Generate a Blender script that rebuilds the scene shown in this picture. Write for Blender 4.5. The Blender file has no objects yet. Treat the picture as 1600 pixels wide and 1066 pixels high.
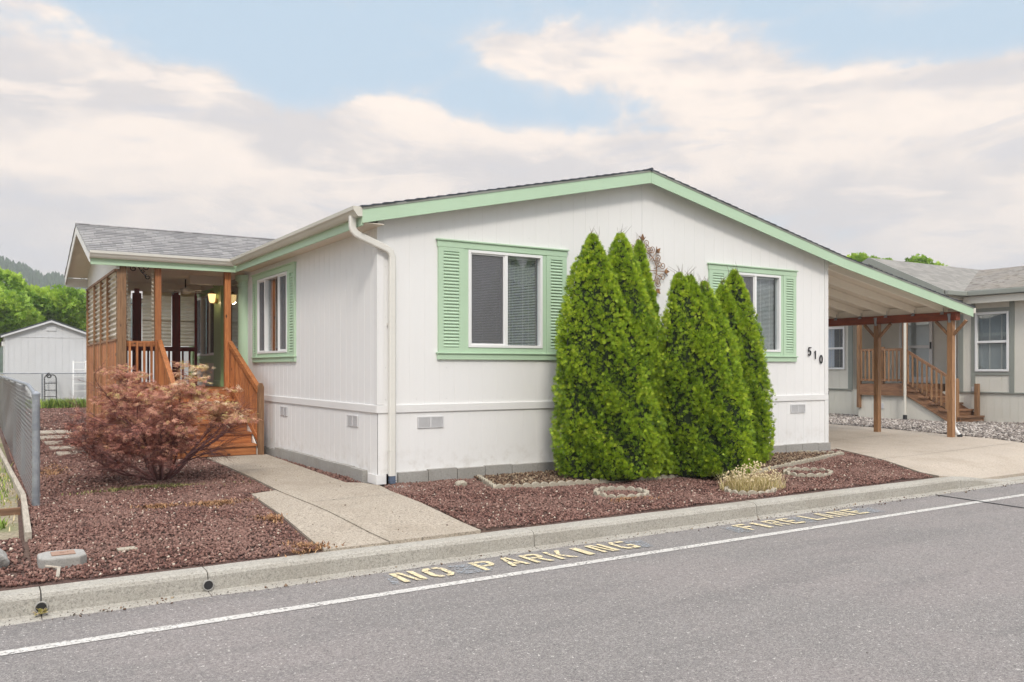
import bpy, bmesh, math, random
import numpy as np
from mathutils import Vector, Matrix
from mathutils.geometry import tessellate_polygon
random.seed(7); RNG = np.random.default_rng(7)
S = bpy.context.scene; COL = S.collection
R = math.radians
# ------------------------------------------------------------------ camera
cam = bpy.data.objects.new('camera', bpy.data.cameras.new('camera')); COL.objects.link(cam)
CAM = Vector((-4.008, -9.405, 1.39))
cam.location = CAM; cam.rotation_euler = (R(90), 0, R(-32))
cam.data.sensor_width = 36; cam.data.lens = 1337/1600*36
cam.data.shift_y = 43/1600; cam.data.clip_end = 5000; cam.data.clip_start = .1
S.camera = cam
# ------------------------------------------------------------------ exposure
S.view_settings.view_transform = 'Standard'; S.view_settings.look = 'None'
S.view_settings.gamma = 1; S.view_settings.exposure = 0.40

# ------------------------------------------------------------------ node helper
class NT:
    def __init__(s, nt): s.nt = nt; s.nt.nodes.clear()
    def n(s, t, **k):
        o = s.nt.nodes.new(t)
        for a, v in k.items():
            if a.startswith('i_'):
                key = a[2:]; key = int(key) if key.isdigit() else key.replace('_', ' ')
                s.set(o.inputs[key], v)
            else: setattr(o, a, v)
        return o
    def set(s, sock, v):
        if isinstance(v, bpy.types.NodeSocket): s.nt.links.new(v, sock)
        elif v is not None: sock.default_value = v
    def m(s, op, a, b=None, c=None, clamp=False):
        o = s.nt.nodes.new('ShaderNodeMath'); o.operation = op; o.use_clamp = clamp
        s.set(o.inputs[0], a)
        if b is not None: s.set(o.inputs[1], b)
        if c is not None: s.set(o.inputs[2], c)
        return o.outputs[0]
    def mix(s, f, a, b, bt='MIX'):
        o = s.nt.nodes.new('ShaderNodeMix'); o.data_type = 'RGBA'; o.blend_type = bt
        s.set(o.inputs[0], f)
        for i, v in ((6, a), (7, b)):
            if isinstance(v, (tuple, list)): v = (*v[:3], 1)
            s.set(o.inputs[i], v)
        return o.outputs[2]
    def ss(s, x, lo, hi):
        o = s.nt.nodes.new('ShaderNodeMapRange'); o.interpolation_type = 'SMOOTHSTEP'
        s.set(o.inputs[0], x); o.inputs[1].default_value = lo; o.inputs[2].default_value = hi
        return o.outputs[0]
    def noise(s, vec, scale, det=4, rough=.55, dist=0):
        o = s.nt.nodes.new('ShaderNodeTexNoise'); s.set(o.inputs['Vector'], vec)
        o.inputs['Scale'].default_value = scale; o.inputs['Detail'].default_value = det
        o.inputs['Roughness'].default_value = rough; o.inputs['Distortion'].default_value = dist
        return o.outputs[0]
    def mapv(s, vec, sc=(1,1,1), loc=(0,0,0), rot=(0,0,0)):
        o = s.nt.nodes.new('ShaderNodeMapping'); s.set(o.inputs[0], vec)
        o.inputs['Scale'].default_value = sc; o.inputs['Location'].default_value = loc; o.inputs['Rotation'].default_value = rot
        return o.outputs[0]

# ------------------------------------------------------------------ world: sky with broken cloud
SUN_EL, SUN_AZ = 42, 205        # azimuth of the sun, clockwise from +Y
w = bpy.data.worlds.new('World'); S.world = w; w.use_nodes = True
N = NT(w.node_tree)
sky = N.n('ShaderNodeTexSky', sky_type='NISHITA', sun_disc=False, sun_elevation=R(SUN_EL), sun_rotation=R(SUN_AZ), air_density=1.0, dust_density=2.0, ozone_density=2.0)
tc = N.n('ShaderNodeTexCoord'); V = tc.outputs['Generated']
sx = N.n('ShaderNodeSeparateXYZ'); N.set(sx.inputs[0], V)
cs, sn = math.cos(R(32)), math.sin(R(32))
X_, Y_, Z_ = sx.outputs[0], sx.outputs[1], sx.outputs[2]
rgt = N.m('SUBTRACT', N.m('MULTIPLY', X_, cs), N.m('MULTIPLY', Y_, sn))
fwd = N.m('ADD', N.m('MULTIPLY', X_, sn), N.m('MULTIPLY', Y_, cs))
az = N.m('ARCTAN2', rgt, fwd); el = N.m('ARCSINE', Z_)
cv = N.n('ShaderNodeCombineXYZ'); N.set(cv.inputs[0], az); N.set(cv.inputs[1], N.m('MULTIPLY', el, 1.7)); cv.inputs[2].default_value = 3.3
cvo = cv.outputs[0]
warp = N.noise(cvo, 3.0, 3)
n1 = N.noise(cvo, 5.5, 9, .58, .25)
n2 = N.noise(N.mapv(cvo, (1,1.8,1), (4.2,1.7,0)), 3.6, 7, .55, .3)
n3 = N.noise(N.mapv(cvo, (1,1,1), (9.2,3.7,0)), 13, 8, .6, .2)
def azel(px, py):
    a = math.atan((px-800)/1337); return a, math.atan((576-py)/1337*math.cos(a))
def blob(cx, cy, rx, ry, wt):
    a, e = azel(cx, cy); a1, _ = azel(cx+rx, cy); _, e1 = azel(cx, cy-ry)
    da = N.m('DIVIDE', N.m('SUBTRACT', az, a), a1-a); de = N.m('DIVIDE', N.m('SUBTRACT', el, e), abs(e1-e))
    g = N.m('POWER', 2.718, N.m('MULTIPLY', N.m('ADD', N.m('MULTIPLY', da, da), N.m('MULTIPLY', de, de)), -1.0))
    return N.m('MULTIPLY', g, wt)
e0 = azel(800, 215)[1]; e1 = azel(800, 150)[1]
low = N.nt.nodes.new('ShaderNodeMapRange'); low.interpolation_type = 'SMOOTHSTEP'; N.set(low.inputs[0], el)
low.inputs[1].default_value = e0-.02; low.inputs[2].default_value = e1; low.inputs[3].default_value = .85; low.inputs[4].default_value = 0
D = low.outputs[0]
for b in [(30,120,250,90,1.05), (280,165,190,60,.75), (960,100,220,55,.95), (790,70,90,26,.55), (1180,140,180,50,.95), (1480,140,210,42,1.0), (1190,40,40,16,.35), (60,10,50,12,.2),
          (745,152,50,20,-.30), (590,175,130,36,.5), (1060,205,80,14,-.28), (15,320,40,26,-.5), (1460,215,170,24,-.15), (520,100,120,50,-.30), (1380,55,200,28,-.3)]:
    D = N.m('ADD', D, blob(*b))
up = N.ss(el, .42, .75)
D = N.m('ADD', D, N.m('MULTIPLY', up, .5))
Dn = N.m('ADD', D, N.m('ADD', N.m('MULTIPLY', N.m('SUBTRACT', n1, .5), 2.1), N.m('MULTIPLY', N.m('SUBTRACT', n3, .5), .7)))
alpha = N.ss(Dn, .30, .66)
litf = N.m('ADD', N.m('MULTIPLY', n2, .95), N.m('ADD', N.m('MULTIPLY', n3, .4), N.m('MULTIPLY', n1, .35)))
litf = N.ss(litf, .72, .98)
lowf = N.ss(el, .02, .30)
litf = N.m('MULTIPLY', litf, N.m('ADD', N.m('MULTIPLY', lowf, .35), .65))
cloud = N.mix(litf, (5.9,5.55,5.5), (8.7,7.55,6.65))
blue = N.mix(.82, sky.outputs[0], (4.5,5.85,7.0))
thin = N.ss(Dn, .05, .5)
blue = N.mix(N.m('MULTIPLY', thin, .4), blue, (6.2,6.1,6.3))
n4 = N.noise(N.mapv(cvo, (1,2.2,1), (3.9,6.1,5)), 5.6, 8, .6, .4)
cloud = N.mix(N.m('MULTIPLY', N.ss(n4, .52, .66), .7), cloud, (5.3,5.25,5.6))
cloud = N.mix(N.m('MULTIPLY', N.ss(n4, .46, .36), .6), cloud, (9.2,7.9,6.9))
colr = N.mix(alpha, blue, cloud)
gain = N.m('ADD', 1.0, N.m('MULTIPLY', N.ss(el, .5, 1.1), 2.3))
hg = N.m('MULTIPLY', gain, .1)
bg = N.n('ShaderNodeBackground'); N.set(bg.inputs[0], colr); N.set(bg.inputs[1], hg)
wo = N.n('ShaderNodeOutputWorld'); N.nt.links.new(bg.outputs[0], wo.inputs[0])
# ------------------------------------------------------------------ sun (veiled by cloud)
sl = bpy.data.lights.new('sun', 'SUN'); sl.energy = 1.75; sl.angle = R(11); sl.color = (1, .93, .83)
so = bpy.data.objects.new('sun', sl); COL.objects.link(so)
d = Vector((math.sin(R(SUN_AZ))*math.cos(R(SUN_EL)), math.cos(R(SUN_AZ))*math.cos(R(SUN_EL)), math.sin(R(SUN_EL))))
so.rotation_euler = (-d).to_track_quat('-Z', 'Y').to_euler()

# ------------------------------------------------------------------ materials
def mat(name, fn=None, **kw):
    m = bpy.data.materials.new(name); m.use_nodes = True; n = NT(m.node_tree)
    o = n.n('ShaderNodeOutputMaterial'); p = n.n('ShaderNodeBsdfPrincipled')
    n.nt.links.new(p.outputs[0], o.inputs[0])
    for k, v in kw.items():
        n.set(p.inputs[k.replace('_', ' ')], (*v, 1) if isinstance(v, tuple) and len(v) == 3 else v)
    n.p = p; n.o = o
    if fn: fn(n, p)
    return m
def oc(n): return n.n('ShaderNodeTexCoord').outputs['Object']
def rnd(n): return n.n('ShaderNodeAttribute', attribute_name='rnd').outputs['Fac']
def bump(n, p, h, st=.3, dist=.01):
    b = n.n('ShaderNodeBump'); b.inputs['Strength'].default_value = st; b.inputs['Distance'].default_value = dist
    n.set(b.inputs['Height'], h); n.set(p.inputs['Normal'], b.outputs[0])
def paint(name, col, rough=.55, grime=.10, axis='z', grain=.25):
    def f(n, p):
        v = oc(n); st = {'z': (30,30,1.2), 'x': (1.2,30,30), 'y': (30,1.2,30)}[axis]
        a = n.noise(n.mapv(v, st), 2.2, 5); b = n.noise(v, 1.1, 6, .65); c = n.noise(v, 60, 2)
        k = n.m('ADD', n.m('MULTIPLY', n.ss(b, .35, .75), grime), n.m('MULTIPLY', n.ss(a, .45, .8), grime*.55))
        dk = tuple(x*y for x, y in zip(col, (.62,.60,.55)))
        n.set(p.inputs['Base Color'], n.mix(k, col, dk)); p.inputs['Roughness'].default_value = rough
        bump(n, p, n.m('ADD', a, n.m('MULTIPLY', c, .3)), grain, .003)
    return mat(name, f)
def wood(name, c1, c2, axis='z', rough=.6, knots=True):
    def f(n, p):
        v = oc(n); r = rnd(n); st = {'z': (1,1,.07), 'x': (.07,1,1), 'y': (1,.07,1)}[axis]
        off = n.n('ShaderNodeCombineXYZ'); n.set(off.inputs[0], n.m('MULTIPLY', r, 31)); n.set(off.inputs[1], n.m('MULTIPLY', r, 17)); n.set(off.inputs[2], n.m('MULTIPLY', r, 7))
        va = n.n('ShaderNodeVectorMath', operation='ADD'); n.set(va.inputs[0], v); n.set(va.inputs[1], off.outputs[0])
        g = n.noise(n.mapv(va.outputs[0], st), 55, 5, .6, .6); g2 = n.noise(n.mapv(va.outputs[0], st), 9, 3, .5, 1.2)
        c = n.mix(n.ss(g, .3, .7), c1, c2)
        c = n.mix(n.m('MULTIPLY', n.ss(g2, .45, .75), .55), c, tuple(x*.5 for x in c2))
        hv = n.m('ADD', .75, n.m('MULTIPLY', r, .5)); c = n.mix(1, c, n.mix(hv, (0,0,0), (1,1,1)) if False else c)
        hs = n.n('ShaderNodeHueSaturation'); n.set(hs.inputs['Color'], c); n.set(hs.inputs['Value'], hv); c = hs.outputs[0]
        if knots:
            vo = n.n('ShaderNodeTexVoronoi'); n.set(vo.inputs['Vector'], n.mapv(va.outputs[0], tuple(1 if q == 1 else .45 for q in st))); vo.inputs['Scale'].default_value = 6
            c = n.mix(n.ss(vo.outputs['Distance'], .11, .05), c, (.06,.025,.012))
        n.set(p.inputs['Base Color'], c); p.inputs['Roughness'].default_value = rough
        bump(n, p, g, .35, .004)
    return mat(name, f)
def conc(name, col, spk=.35, sc=1., agg=True, stain=.3):
    def f(n, p):
        v = oc(n); r = rnd(n); d2 = n.noise(v, 58*sc, 2, .85)
        a = n.noise(v, 120*sc, 3, .7); b = n.noise(v, 1.3, 6, .6); c = n.noise(v, 45*sc, 4, .6); b2 = n.noise(v, 5, 5, .6)
        k = tuple(x*.45 for x in col); l = tuple(min(1, x*1.45) for x in col)
        q = n.mix(n.m('MULTIPLY', n.ss(a, .52, .66), spk), col, l)
        q = n.mix(n.m('MULTIPLY', n.ss(a, .46, .33), spk*1.3), q, k)
        q = n.mix(n.m('MULTIPLY', n.ss(c, .60, .72), spk*.9), q, k)
        q = n.mix(n.m('MULTIPLY', n.ss(d2, .56, .66), spk), q, l); q = n.mix(n.m('MULTIPLY', n.ss(d2, .44, .34), spk*1.25), q, k)
        q = n.mix(n.m('MULTIPLY', n.ss(b, .42, .72), stain), q, tuple(x*y for x, y in zip(col, (.62,.58,.52))))
        q = n.mix(n.m('MULTIPLY', n.ss(b2, .5, .8), stain*.8), q, tuple(x*y for x, y in zip(col, (.7,.68,.62))))
        n.set(p.inputs['Base Color'], q); p.inputs['Roughness'].default_value = .88
        bump(n, p, n.m('ADD', a, n.m('MULTIPLY', c, .6)), .55, .006)
    return mat(name, f)

M = {}
def wallf(n, p):
    v = oc(n); a = n.noise(n.mapv(v, (40,40,1.0)), 2.0, 6, .6); b = n.noise(v, .7, 6, .6); c = n.noise(n.mapv(v, (160,160,6)), 1.5, 3)
    sp = n.n('ShaderNodeSeparateXYZ'); n.set(sp.inputs[0], v)
    k = n.m('ADD', n.m('MULTIPLY', n.ss(a, .5, .85), .14), n.m('MULTIPLY', n.ss(b, .45, .8), .10))
    q = n.mix(k, (.77,.765,.76), (.53,.51,.48)); q = n.mix(n.m('MULTIPLY', n.m('MULTIPLY', n.ss(n.noise(v, 7, 5, .65), .45, .7), n.ss(sp.outputs[2], .55, .12)), .35), q, (.42,.37,.31))
    n.set(p.inputs['Base Color'], q); p.inputs['Roughness'].default_value = .55
    bump(n, p, n.m('ADD', c, n.m('MULTIPLY', a, .7)), .35, .003)
M['wall'] = mat('white_siding', wallf)
M['white'] = paint('white_trim', (.74,.735,.73), .5, .12)
M['porchwhite'] = paint('porch_white', (.82,.78,.72), .6, .10)
M['green'] = paint('green_trim', (.45,.61,.44), .5, .16)
M['greeny'] = paint('green_trim_along', (.45,.61,.44), .5, .16, 'y')
M['greenx'] = paint('green_trim_across', (.45,.61,.44), .5, .16, 'x')
M['greend'] = paint('green_pilaster', (.36,.52,.25), .5, .18)
M['gutter'] = paint('gutter_enamel', (.70,.685,.64), .4, .2, 'x', .1)
M['guttery'] = paint('gutter_enamel_along', (.62,.60,.53), .4, .25, 'y', .1)
M['vent'] = paint('vent_plastic', (.60,.60,.61), .5, .15)
M['soffit'] = paint('soffit_board', (.74,.67,.57), .7, .22, 'x')
M['soffity'] = paint('rafter_paint', (.82,.77,.68), .6, .2, 'x')
M['cedar'] = wood('cedar_upright', (.52,.20,.065), (.33,.105,.03), 'z')
M['cedarx'] = wood('cedar_across', (.50,.19,.06), (.30,.10,.03), 'x')
M['cedary'] = wood('cedar_along', (.50,.19,.06), (.30,.10,.03), 'y')
M['beam'] = wood('redwood_beam', (.34,.075,.025), (.20,.04,.015), 'y')
M['oldwood'] = wood('weathered_upright', (.36,.20,.10), (.22,.11,.05), 'z')
M['oldwoody'] = wood('weathered_along', (.30,.16,.085), (.17,.08,.04), 'y')
M['oldwoodx'] = wood('weathered_across', (.30,.16,.085), (.17,.08,.04), 'x')
M['darkred'] = wood('dark_red_stain', (.26,.022,.014), (.15,.012,.008), 'z', .5, False)
M['greywood'] = wood('grey_board', (.52,.46,.38), (.34,.30,.24), 'y', .8, False)
M['brownboard'] = wood('brown_board', (.22,.12,.07), (.13,.07,.04), 'x', .8, False)
M['vinyl'] = mat('window_vinyl', Base_Color=(.78,.78,.78), Roughness=.35)
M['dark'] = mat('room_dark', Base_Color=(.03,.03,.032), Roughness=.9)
M['blind'] = mat('blind_slats', Base_Color=(.68,.68,.69), Roughness=.5)
M['curtain'] = mat('curtain_cloth', lambda n, p: n.set(p.inputs['Base Color'], n.mix(n.noise(oc(n), 14, 3), (.35,.35,.36), (.62,.62,.62))), Roughness=.9)
M['metal'] = mat('galvanised', lambda n, p: (n.set(p.inputs['Base Color'], n.mix(n.ss(n.noise(oc(n), 8, 4), .35, .7), (.25,.27,.30), (.38,.40,.43)))), Metallic=.55, Roughness=.5)
M['mesh'] = mat('fence_wire', Base_Color=(.36,.37,.38), Metallic=.3, Roughness=.5)
M['corr'] = mat('corrugated_zinc', lambda n, p: (n.set(p.inputs['Base Color'], n.mix(n.ss(n.noise(n.mapv(oc(n), (1,1,3)), 3, 5), .35, .7), (.44,.37,.29), (.66,.60,.52)))), Metallic=.35, Roughness=.42)
def ivoryf(n, p):
    c = n.mix(n.ss(n.noise(oc(n), 3, 4), .35, .7), (.74,.68,.55), (.86,.82,.72)); n.set(p.inputs['Base Color'], c); p.inputs['Roughness'].default_value = .5
    t = n.n('ShaderNodeBsdfTranslucent'); n.set(t.inputs[0], c); mx = n.n('ShaderNodeMixShader'); mx.inputs[0].default_value = .6
    n.nt.links.new(p.outputs[0], mx.inputs[1]); n.nt.links.new(t.outputs[0], mx.inputs[2]); n.nt.links.new(mx.outputs[0], n.o.inputs[0])
M['ivory'] = mat('ivory_fibreglass', ivoryf)
M['iron'] = mat('black_iron', Base_Color=(.02,.02,.02), Roughness=.45, Metallic=.3)
M['rust'] = mat('rusty_iron', lambda n, p: n.set(p.inputs['Base Color'], n.mix(n.ss(n.noise(oc(n), 25, 4), .35, .65), (.11,.05,.022), (.33,.17,.07))), Roughness=.75)
M['black'] = mat('black_plastic', Base_Color=(.02,.02,.022), Roughness=.5)
M['bluegrey'] = mat('blue_grey_boot', Base_Color=(.10,.13,.19), Roughness=.5)
M['alu'] = mat('ladder_aluminium', Base_Color=(.80,.80,.79), Roughness=.4, Metallic=.1)
M['lampglass'] = mat('lit_lamp_glass', Base_Color=(.9,.75,.5), Emission_Color=(1.,.66,.28), Emission_Strength=1.3, Roughness=.3)
M['brass'] = mat('lamp_brass', Base_Color=(.45,.30,.12), Metallic=.8, Roughness=.35)
def glassf(n, p):
    tr = n.n('ShaderNodeBsdfTransparent'); tr.inputs[0].default_value = (.86,.89,.89,1)
    gl = n.n('ShaderNodeBsdfGlossy'); gl.inputs['Roughness'].default_value = .02; gl.inputs[0].default_value = (.95,.97,1,1)
    ge = n.n('ShaderNodeNewGeometry'); dt = n.n('ShaderNodeVectorMath', operation='DOT_PRODUCT'); n.set(dt.inputs[0], ge.outputs['Incoming']); n.set(dt.inputs[1], ge.outputs['Normal'])
    fz = n.m('ADD', .07, n.m('MULTIPLY', .93, n.m('POWER', n.m('SUBTRACT', 1.0, n.m('ABSOLUTE', dt.outputs['Value'])), 5.0)))
    nz = n.noise(oc(n), 1.5, 2); b = n.n('ShaderNodeBump'); b.inputs['Strength'].default_value = .03; b.inputs['Distance'].default_value = .02; n.set(b.inputs['Height'], nz); n.set(gl.inputs['Normal'], b.outputs[0])
    mx = n.n('ShaderNodeMixShader'); n.set(mx.inputs[0], fz); n.set(mx.inputs[1], tr.outputs[0]); n.set(mx.inputs[2], gl.outputs[0])
    n.nt.links.new(mx.outputs[0], n.o.inputs[0])
M['glass'] = mat('window_glass', glassf)
def scrf(n, p):
    p.inputs['Base Color'].default_value = (.20,.20,.215,1); p.inputs['Roughness'].default_value = .8
    tr = n.n('ShaderNodeBsdfTransparent'); mx = n.n('ShaderNodeMixShader'); mx.inputs[0].default_value = .4
    n.nt.links.new(tr.outputs[0], mx.inputs[1]); n.nt.links.new(p.outputs[0], mx.inputs[2]); n.nt.links.new(mx.outputs[0], n.o.inputs[0])
M['screen'] = mat('insect_screen', scrf)
def shingle(name, rowaxis, cA=(.10,.10,.105), cB=(.34,.33,.325), rowh=.14, moss=0):
    def f(n, p):
        v = oc(n); sp = n.n('ShaderNodeSeparateXYZ'); n.set(sp.inputs[0], v)
        cb = n.n('ShaderNodeCombineXYZ')
        n.set(cb.inputs[0], sp.outputs[0 if rowaxis == 'x' else 1]); n.set(cb.inputs[1], sp.outputs[1 if rowaxis == 'x' else 0])
        b = n.n('ShaderNodeTexBrick', offset=.37, offset_frequency=3, squash=.7, squash_frequency=2); n.set(b.inputs['Vector'], cb.outputs[0])
        b.inputs['Color1'].default_value = (0,0,0,1); b.inputs['Color2'].default_value = (1,1,1,1); b.inputs['Mortar'].default_value = (-.35,-.35,-.35,1)
        b.inputs['Scale'].default_value = 1; b.inputs['Mortar Size'].default_value = .006; b.inputs['Brick Width'].default_value = .23; b.inputs['Row Height'].default_value = rowh
        gr = n.noise(v, 90, 3, .7); lg = n.noise(v, .9, 5)
        bw = n.n('ShaderNodeRGBToBW'); n.set(bw.inputs[0], b.outputs['Color'])
        k = n.m('ADD', n.m('MULTIPLY', bw.outputs[0], .55), n.m('ADD', n.m('MULTIPLY', gr, .35), n.m('MULTIPLY', lg, .25)), clamp=True)
        q = n.mix(k, cA, cB)
        if moss:
            mo = n.noise(v, 5, 6, .7); q = n.mix(n.m('MULTIPLY', n.ss(mo, .52, .6), moss), q, (.07,.055,.04))
            q = n.mix(n.m('MULTIPLY', n.ss(n.noise(v, 1.2, 4), .4, .6), moss*.5), q, (.22,.19,.15))
        n.set(p.inputs['Base Color'], q); p.inputs['Roughness'].default_value = .95
        bump(n, p, n.m('ADD', bw.outputs[0], n.m('MULTIPLY', gr, .4)), .6, .012)
    return mat(name, f)
M['shx'] = shingle('asphalt_shingles_across', 'x')
M['shy'] = shingle('asphalt_shingles_along', 'y', (.02,.025,.035), (.09,.10,.12))
M['nshx'] = shingle('old_shingles_across', 'x', (.14,.135,.125), (.30,.285,.26))
M['nshy'] = shingle('old_shingles_along', 'y', (.14,.13,.12), (.27,.25,.225), moss=.9)
M['shed_roof'] = mat('shed_roofing', Base_Color=(.06,.07,.07), Roughness=.9)
M['shedwall'] = paint('shed_siding', (.60,.61,.63), .6, .12)
M['nwall'] = paint('neighbour_siding', (.68,.655,.585), .6, .14)
M['ntrim'] = paint('neighbour_trim', (.27,.285,.255), .6, .12)
M['foundation'] = conc('foundation_concrete', (.33,.32,.30), .25, .7, stain=.35)
M['walk'] = conc('exposed_aggregate', (.36,.31,.25), .85, .75, stain=.45)
M['drive'] = conc('driveway_concrete', (.43,.37,.305), .5, .8, stain=.35)
M['curb'] = conc('curb_concrete', (.355,.335,.295), .5, .8, stain=.3)
M['edging'] = conc('edging_concrete', (.38,.34,.27), .4, 1, stain=.4)
def roadf(n, p):
    v = oc(n); a = n.noise(v, 130, 3, .8); b = n.noise(v, .45, 6, .6); c = n.noise(v, 62, 2, .9); c3 = n.noise(v, 34, 2, .9); e = n.noise(n.mapv(v, (.35,2.2,1)), 1.2, 5)
    q = n.mix(n.ss(a, .38, .62), (.11,.102,.098), (.27,.25,.24))
    q = n.mix(n.m('MULTIPLY', n.ss(b, .40, .62), .5), q, (.235,.205,.198))
    q = n.mix(n.m('MULTIPLY', n.ss(e, .48, .68), .35), q, (.13,.122,.12))
    q = n.mix(n.m('MULTIPLY', n.ss(c, .55, .64), .5), q, (.40,.375,.35))
    q = n.mix(n.m('MULTIPLY', n.ss(c, .44, .35), .6), q, (.065,.06,.06))
    q = n.mix(n.m('MULTIPLY', n.ss(c3, .66, .70), .8), q, (.60,.57,.53))
    q = n.mix(n.m('MULTIPLY', n.ss(c3, .33, .29), .8), q, (.035,.033,.033))
    n.set(p.inputs['Base Color'], q); p.inputs['Roughness'].default_value = .85
    bump(n, p, n.m('ADD', a, c), .6, .006)
M['road'] = mat('asphalt', roadf)
def soilf(n, p):
    v = oc(n); a = n.noise(v, 40, 4, .7); b = n.noise(v, 2, 5)
    q = n.mix(n.ss(a, .3, .7), (.045,.024,.020), (.13,.072,.058)); q = n.mix(n.m('MULTIPLY', n.ss(b, .4, .7), .4), q, (.12,.085,.055))
    n.set(p.inputs['Base Color'], q); p.inputs['Roughness'].default_value = 1; bump(n, p, a, .8, .02)
M['soil'] = mat('bed_soil', soilf)
def dirtf(n, p):
    v = oc(n); a = n.noise(v, 30, 4, .7); b = n.noise(v, 1.5, 5)
    q = n.mix(n.ss(a, .3, .7), (.17,.14,.095), (.36,.31,.22)); q = n.mix(n.m('MULTIPLY', n.ss(b, .45, .65), .7), q, (.13,.16,.05))
    n.set(p.inputs['Base Color'], q); p.inputs['Roughness'].default_value = 1; bump(n, p, a, .8, .02)
M['dirt'] = mat('dry_dirt', dirtf)
M['mulch'] = mat('bark_mulch', lambda n, p: (n.set(p.inputs['Base Color'], n.mix(n.ss(n.noise(oc(n), 40, 5, .7), .35, .65), (.035,.022,.014), (.17,.11,.07)))), Roughness=1)
def paintmark(name, col, wear=(.36,.5)):
    def f(n, p):
        v = oc(n); a = n.noise(v, 45, 4, .7); b = n.noise(v, 6, 4)
        n.set(p.inputs['Base Color'], n.mix(n.ss(b, .4, .7), col, tuple(x*.8 for x in col))); p.inputs['Roughness'].default_value = .7
        al = n.ss(n.m('ADD', n.m('MULTIPLY', a, .7), n.m('MULTIPLY', b, .3)), *wear); n.set(p.inputs['Alpha'], al)
    return mat(name, f)
M['yellowp'] = paintmark('yellow_paint', (.72,.61,.38), (.355,.53))
M['whitep'] = paintmark('white_paint', (.56,.54,.51), (.36,.50))
M['greyp'] = paintmark('grey_overpaint', (.30,.32,.345), (.44,.60))
M['tar'] = mat('crack_sealant', Base_Color=(.05,.05,.05), Roughness=.7)
def ramp(n, f, cols):
    r = n.n('ShaderNodeValToRGB'); n.set(r.inputs[0], f); e = r.color_ramp.elements
    while len(e) < len(cols): e.new(.5)
    for i, (q, c) in enumerate(cols): e[i].position = q; e[i].color = (*c, 1)
    return r.outputs[0]
def rampmat(name, cols, rough=.9, trans=0, clump=None):
    def f(n, p):
        r = rnd(n)
        c = ramp(n, r, cols)
        if clump:
            c = n.mix(n.m('MULTIPLY', n.ss(n.noise(oc(n), clump[0], 3), .4, .65), clump[2]), c, clump[1])
        n.set(p.inputs['Base Color'], c); p.inputs['Roughness'].default_value = rough
        if trans:
            t = n.n('ShaderNodeBsdfTranslucent'); n.set(t.inputs[0], c); mx = n.n('ShaderNodeMixShader'); mx.inputs[0].default_value = trans
            n.nt.links.new(p.outputs[0], mx.inputs[1]); n.nt.links.new(t.outputs[0], mx.inputs[2]); n.nt.links.new(mx.outputs[0], n.o.inputs[0])
    return mat(name, f)
M['lava'] = rampmat('lava_rock', [(0,(.05,.024,.019)), (.35,(.135,.063,.050)), (.7,(.21,.108,.086)), (.95,(.31,.19,.15)), (1,(.56,.48,.39))], 1, 0, (1.2,(.27,.165,.135),.45))
M['pebble'] = rampmat('grey_pebble', [(0,(.07,.06,.055)), (.3,(.17,.145,.13)), (.7,(.31,.27,.24)), (1,(.50,.46,.42))], .9)
M['thuja'] = rampmat('arborvitae_leaf', [(0,(.022,.05,.008)), (.25,(.11,.21,.016)), (.55,(.29,.45,.028)), (.85,(.52,.65,.04)), (1,(.78,.84,.13))], .55, .2, (2.0,(.42,.54,.025),.3))
M['thujafill'] = mat('arborvitae_shade_fill', Base_Color=(.012,.022,.006), Roughness=1)  # dark fill: the shade between sprays is put into this colour
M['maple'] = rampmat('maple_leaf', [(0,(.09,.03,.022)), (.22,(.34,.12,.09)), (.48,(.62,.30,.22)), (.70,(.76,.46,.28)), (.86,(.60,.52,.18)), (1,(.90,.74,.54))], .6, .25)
M['leafy'] = rampmat('tree_leaf', [(0,(.08,.16,.016)), (.35,(.22,.38,.035)), (.75,(.42,.58,.07)), (1,(.58,.70,.14))], .6, .3)
M['weed'] = rampmat('weed_leaf', [(0,(.08,.13,.02)), (.5,(.20,.30,.04)), (1,(.36,.42,.08))], .7, .2)
M['straw'] = rampmat('dry_grass', [(0,(.30,.22,.08)), (.3,(.40,.36,.10)), (.6,(.62,.50,.26)), (1,(.80,.68,.46))], .8, .2)
M['moss'] = rampmat('rusty_moss', [(0,(.14,.065,.03)), (.5,(.30,.15,.07)), (1,(.44,.27,.14))], .9)
M['mossg'] = rampmat('green_moss', [(0,(.10,.10,.03)), (.5,(.20,.20,.06)), (1,(.33,.30,.12))], .9)
M['bark'] = mat('bark', lambda n, p: n.set(p.inputs['Base Color'], n.mix(n.noise(n.mapv(oc(n), (1,1,.2)), 25, 4), (.07,.045,.035), (.20,.14,.11))), Roughness=.9)
M['maplebark'] = mat('maple_bark', Base_Color=(.13,.05,.045), Roughness=.8)
M['forest'] = rampmat('far_forest', [(0,(.012,.035,.014)), (.5,(.035,.075,.022)), (1,(.085,.14,.035))], .9)

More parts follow.
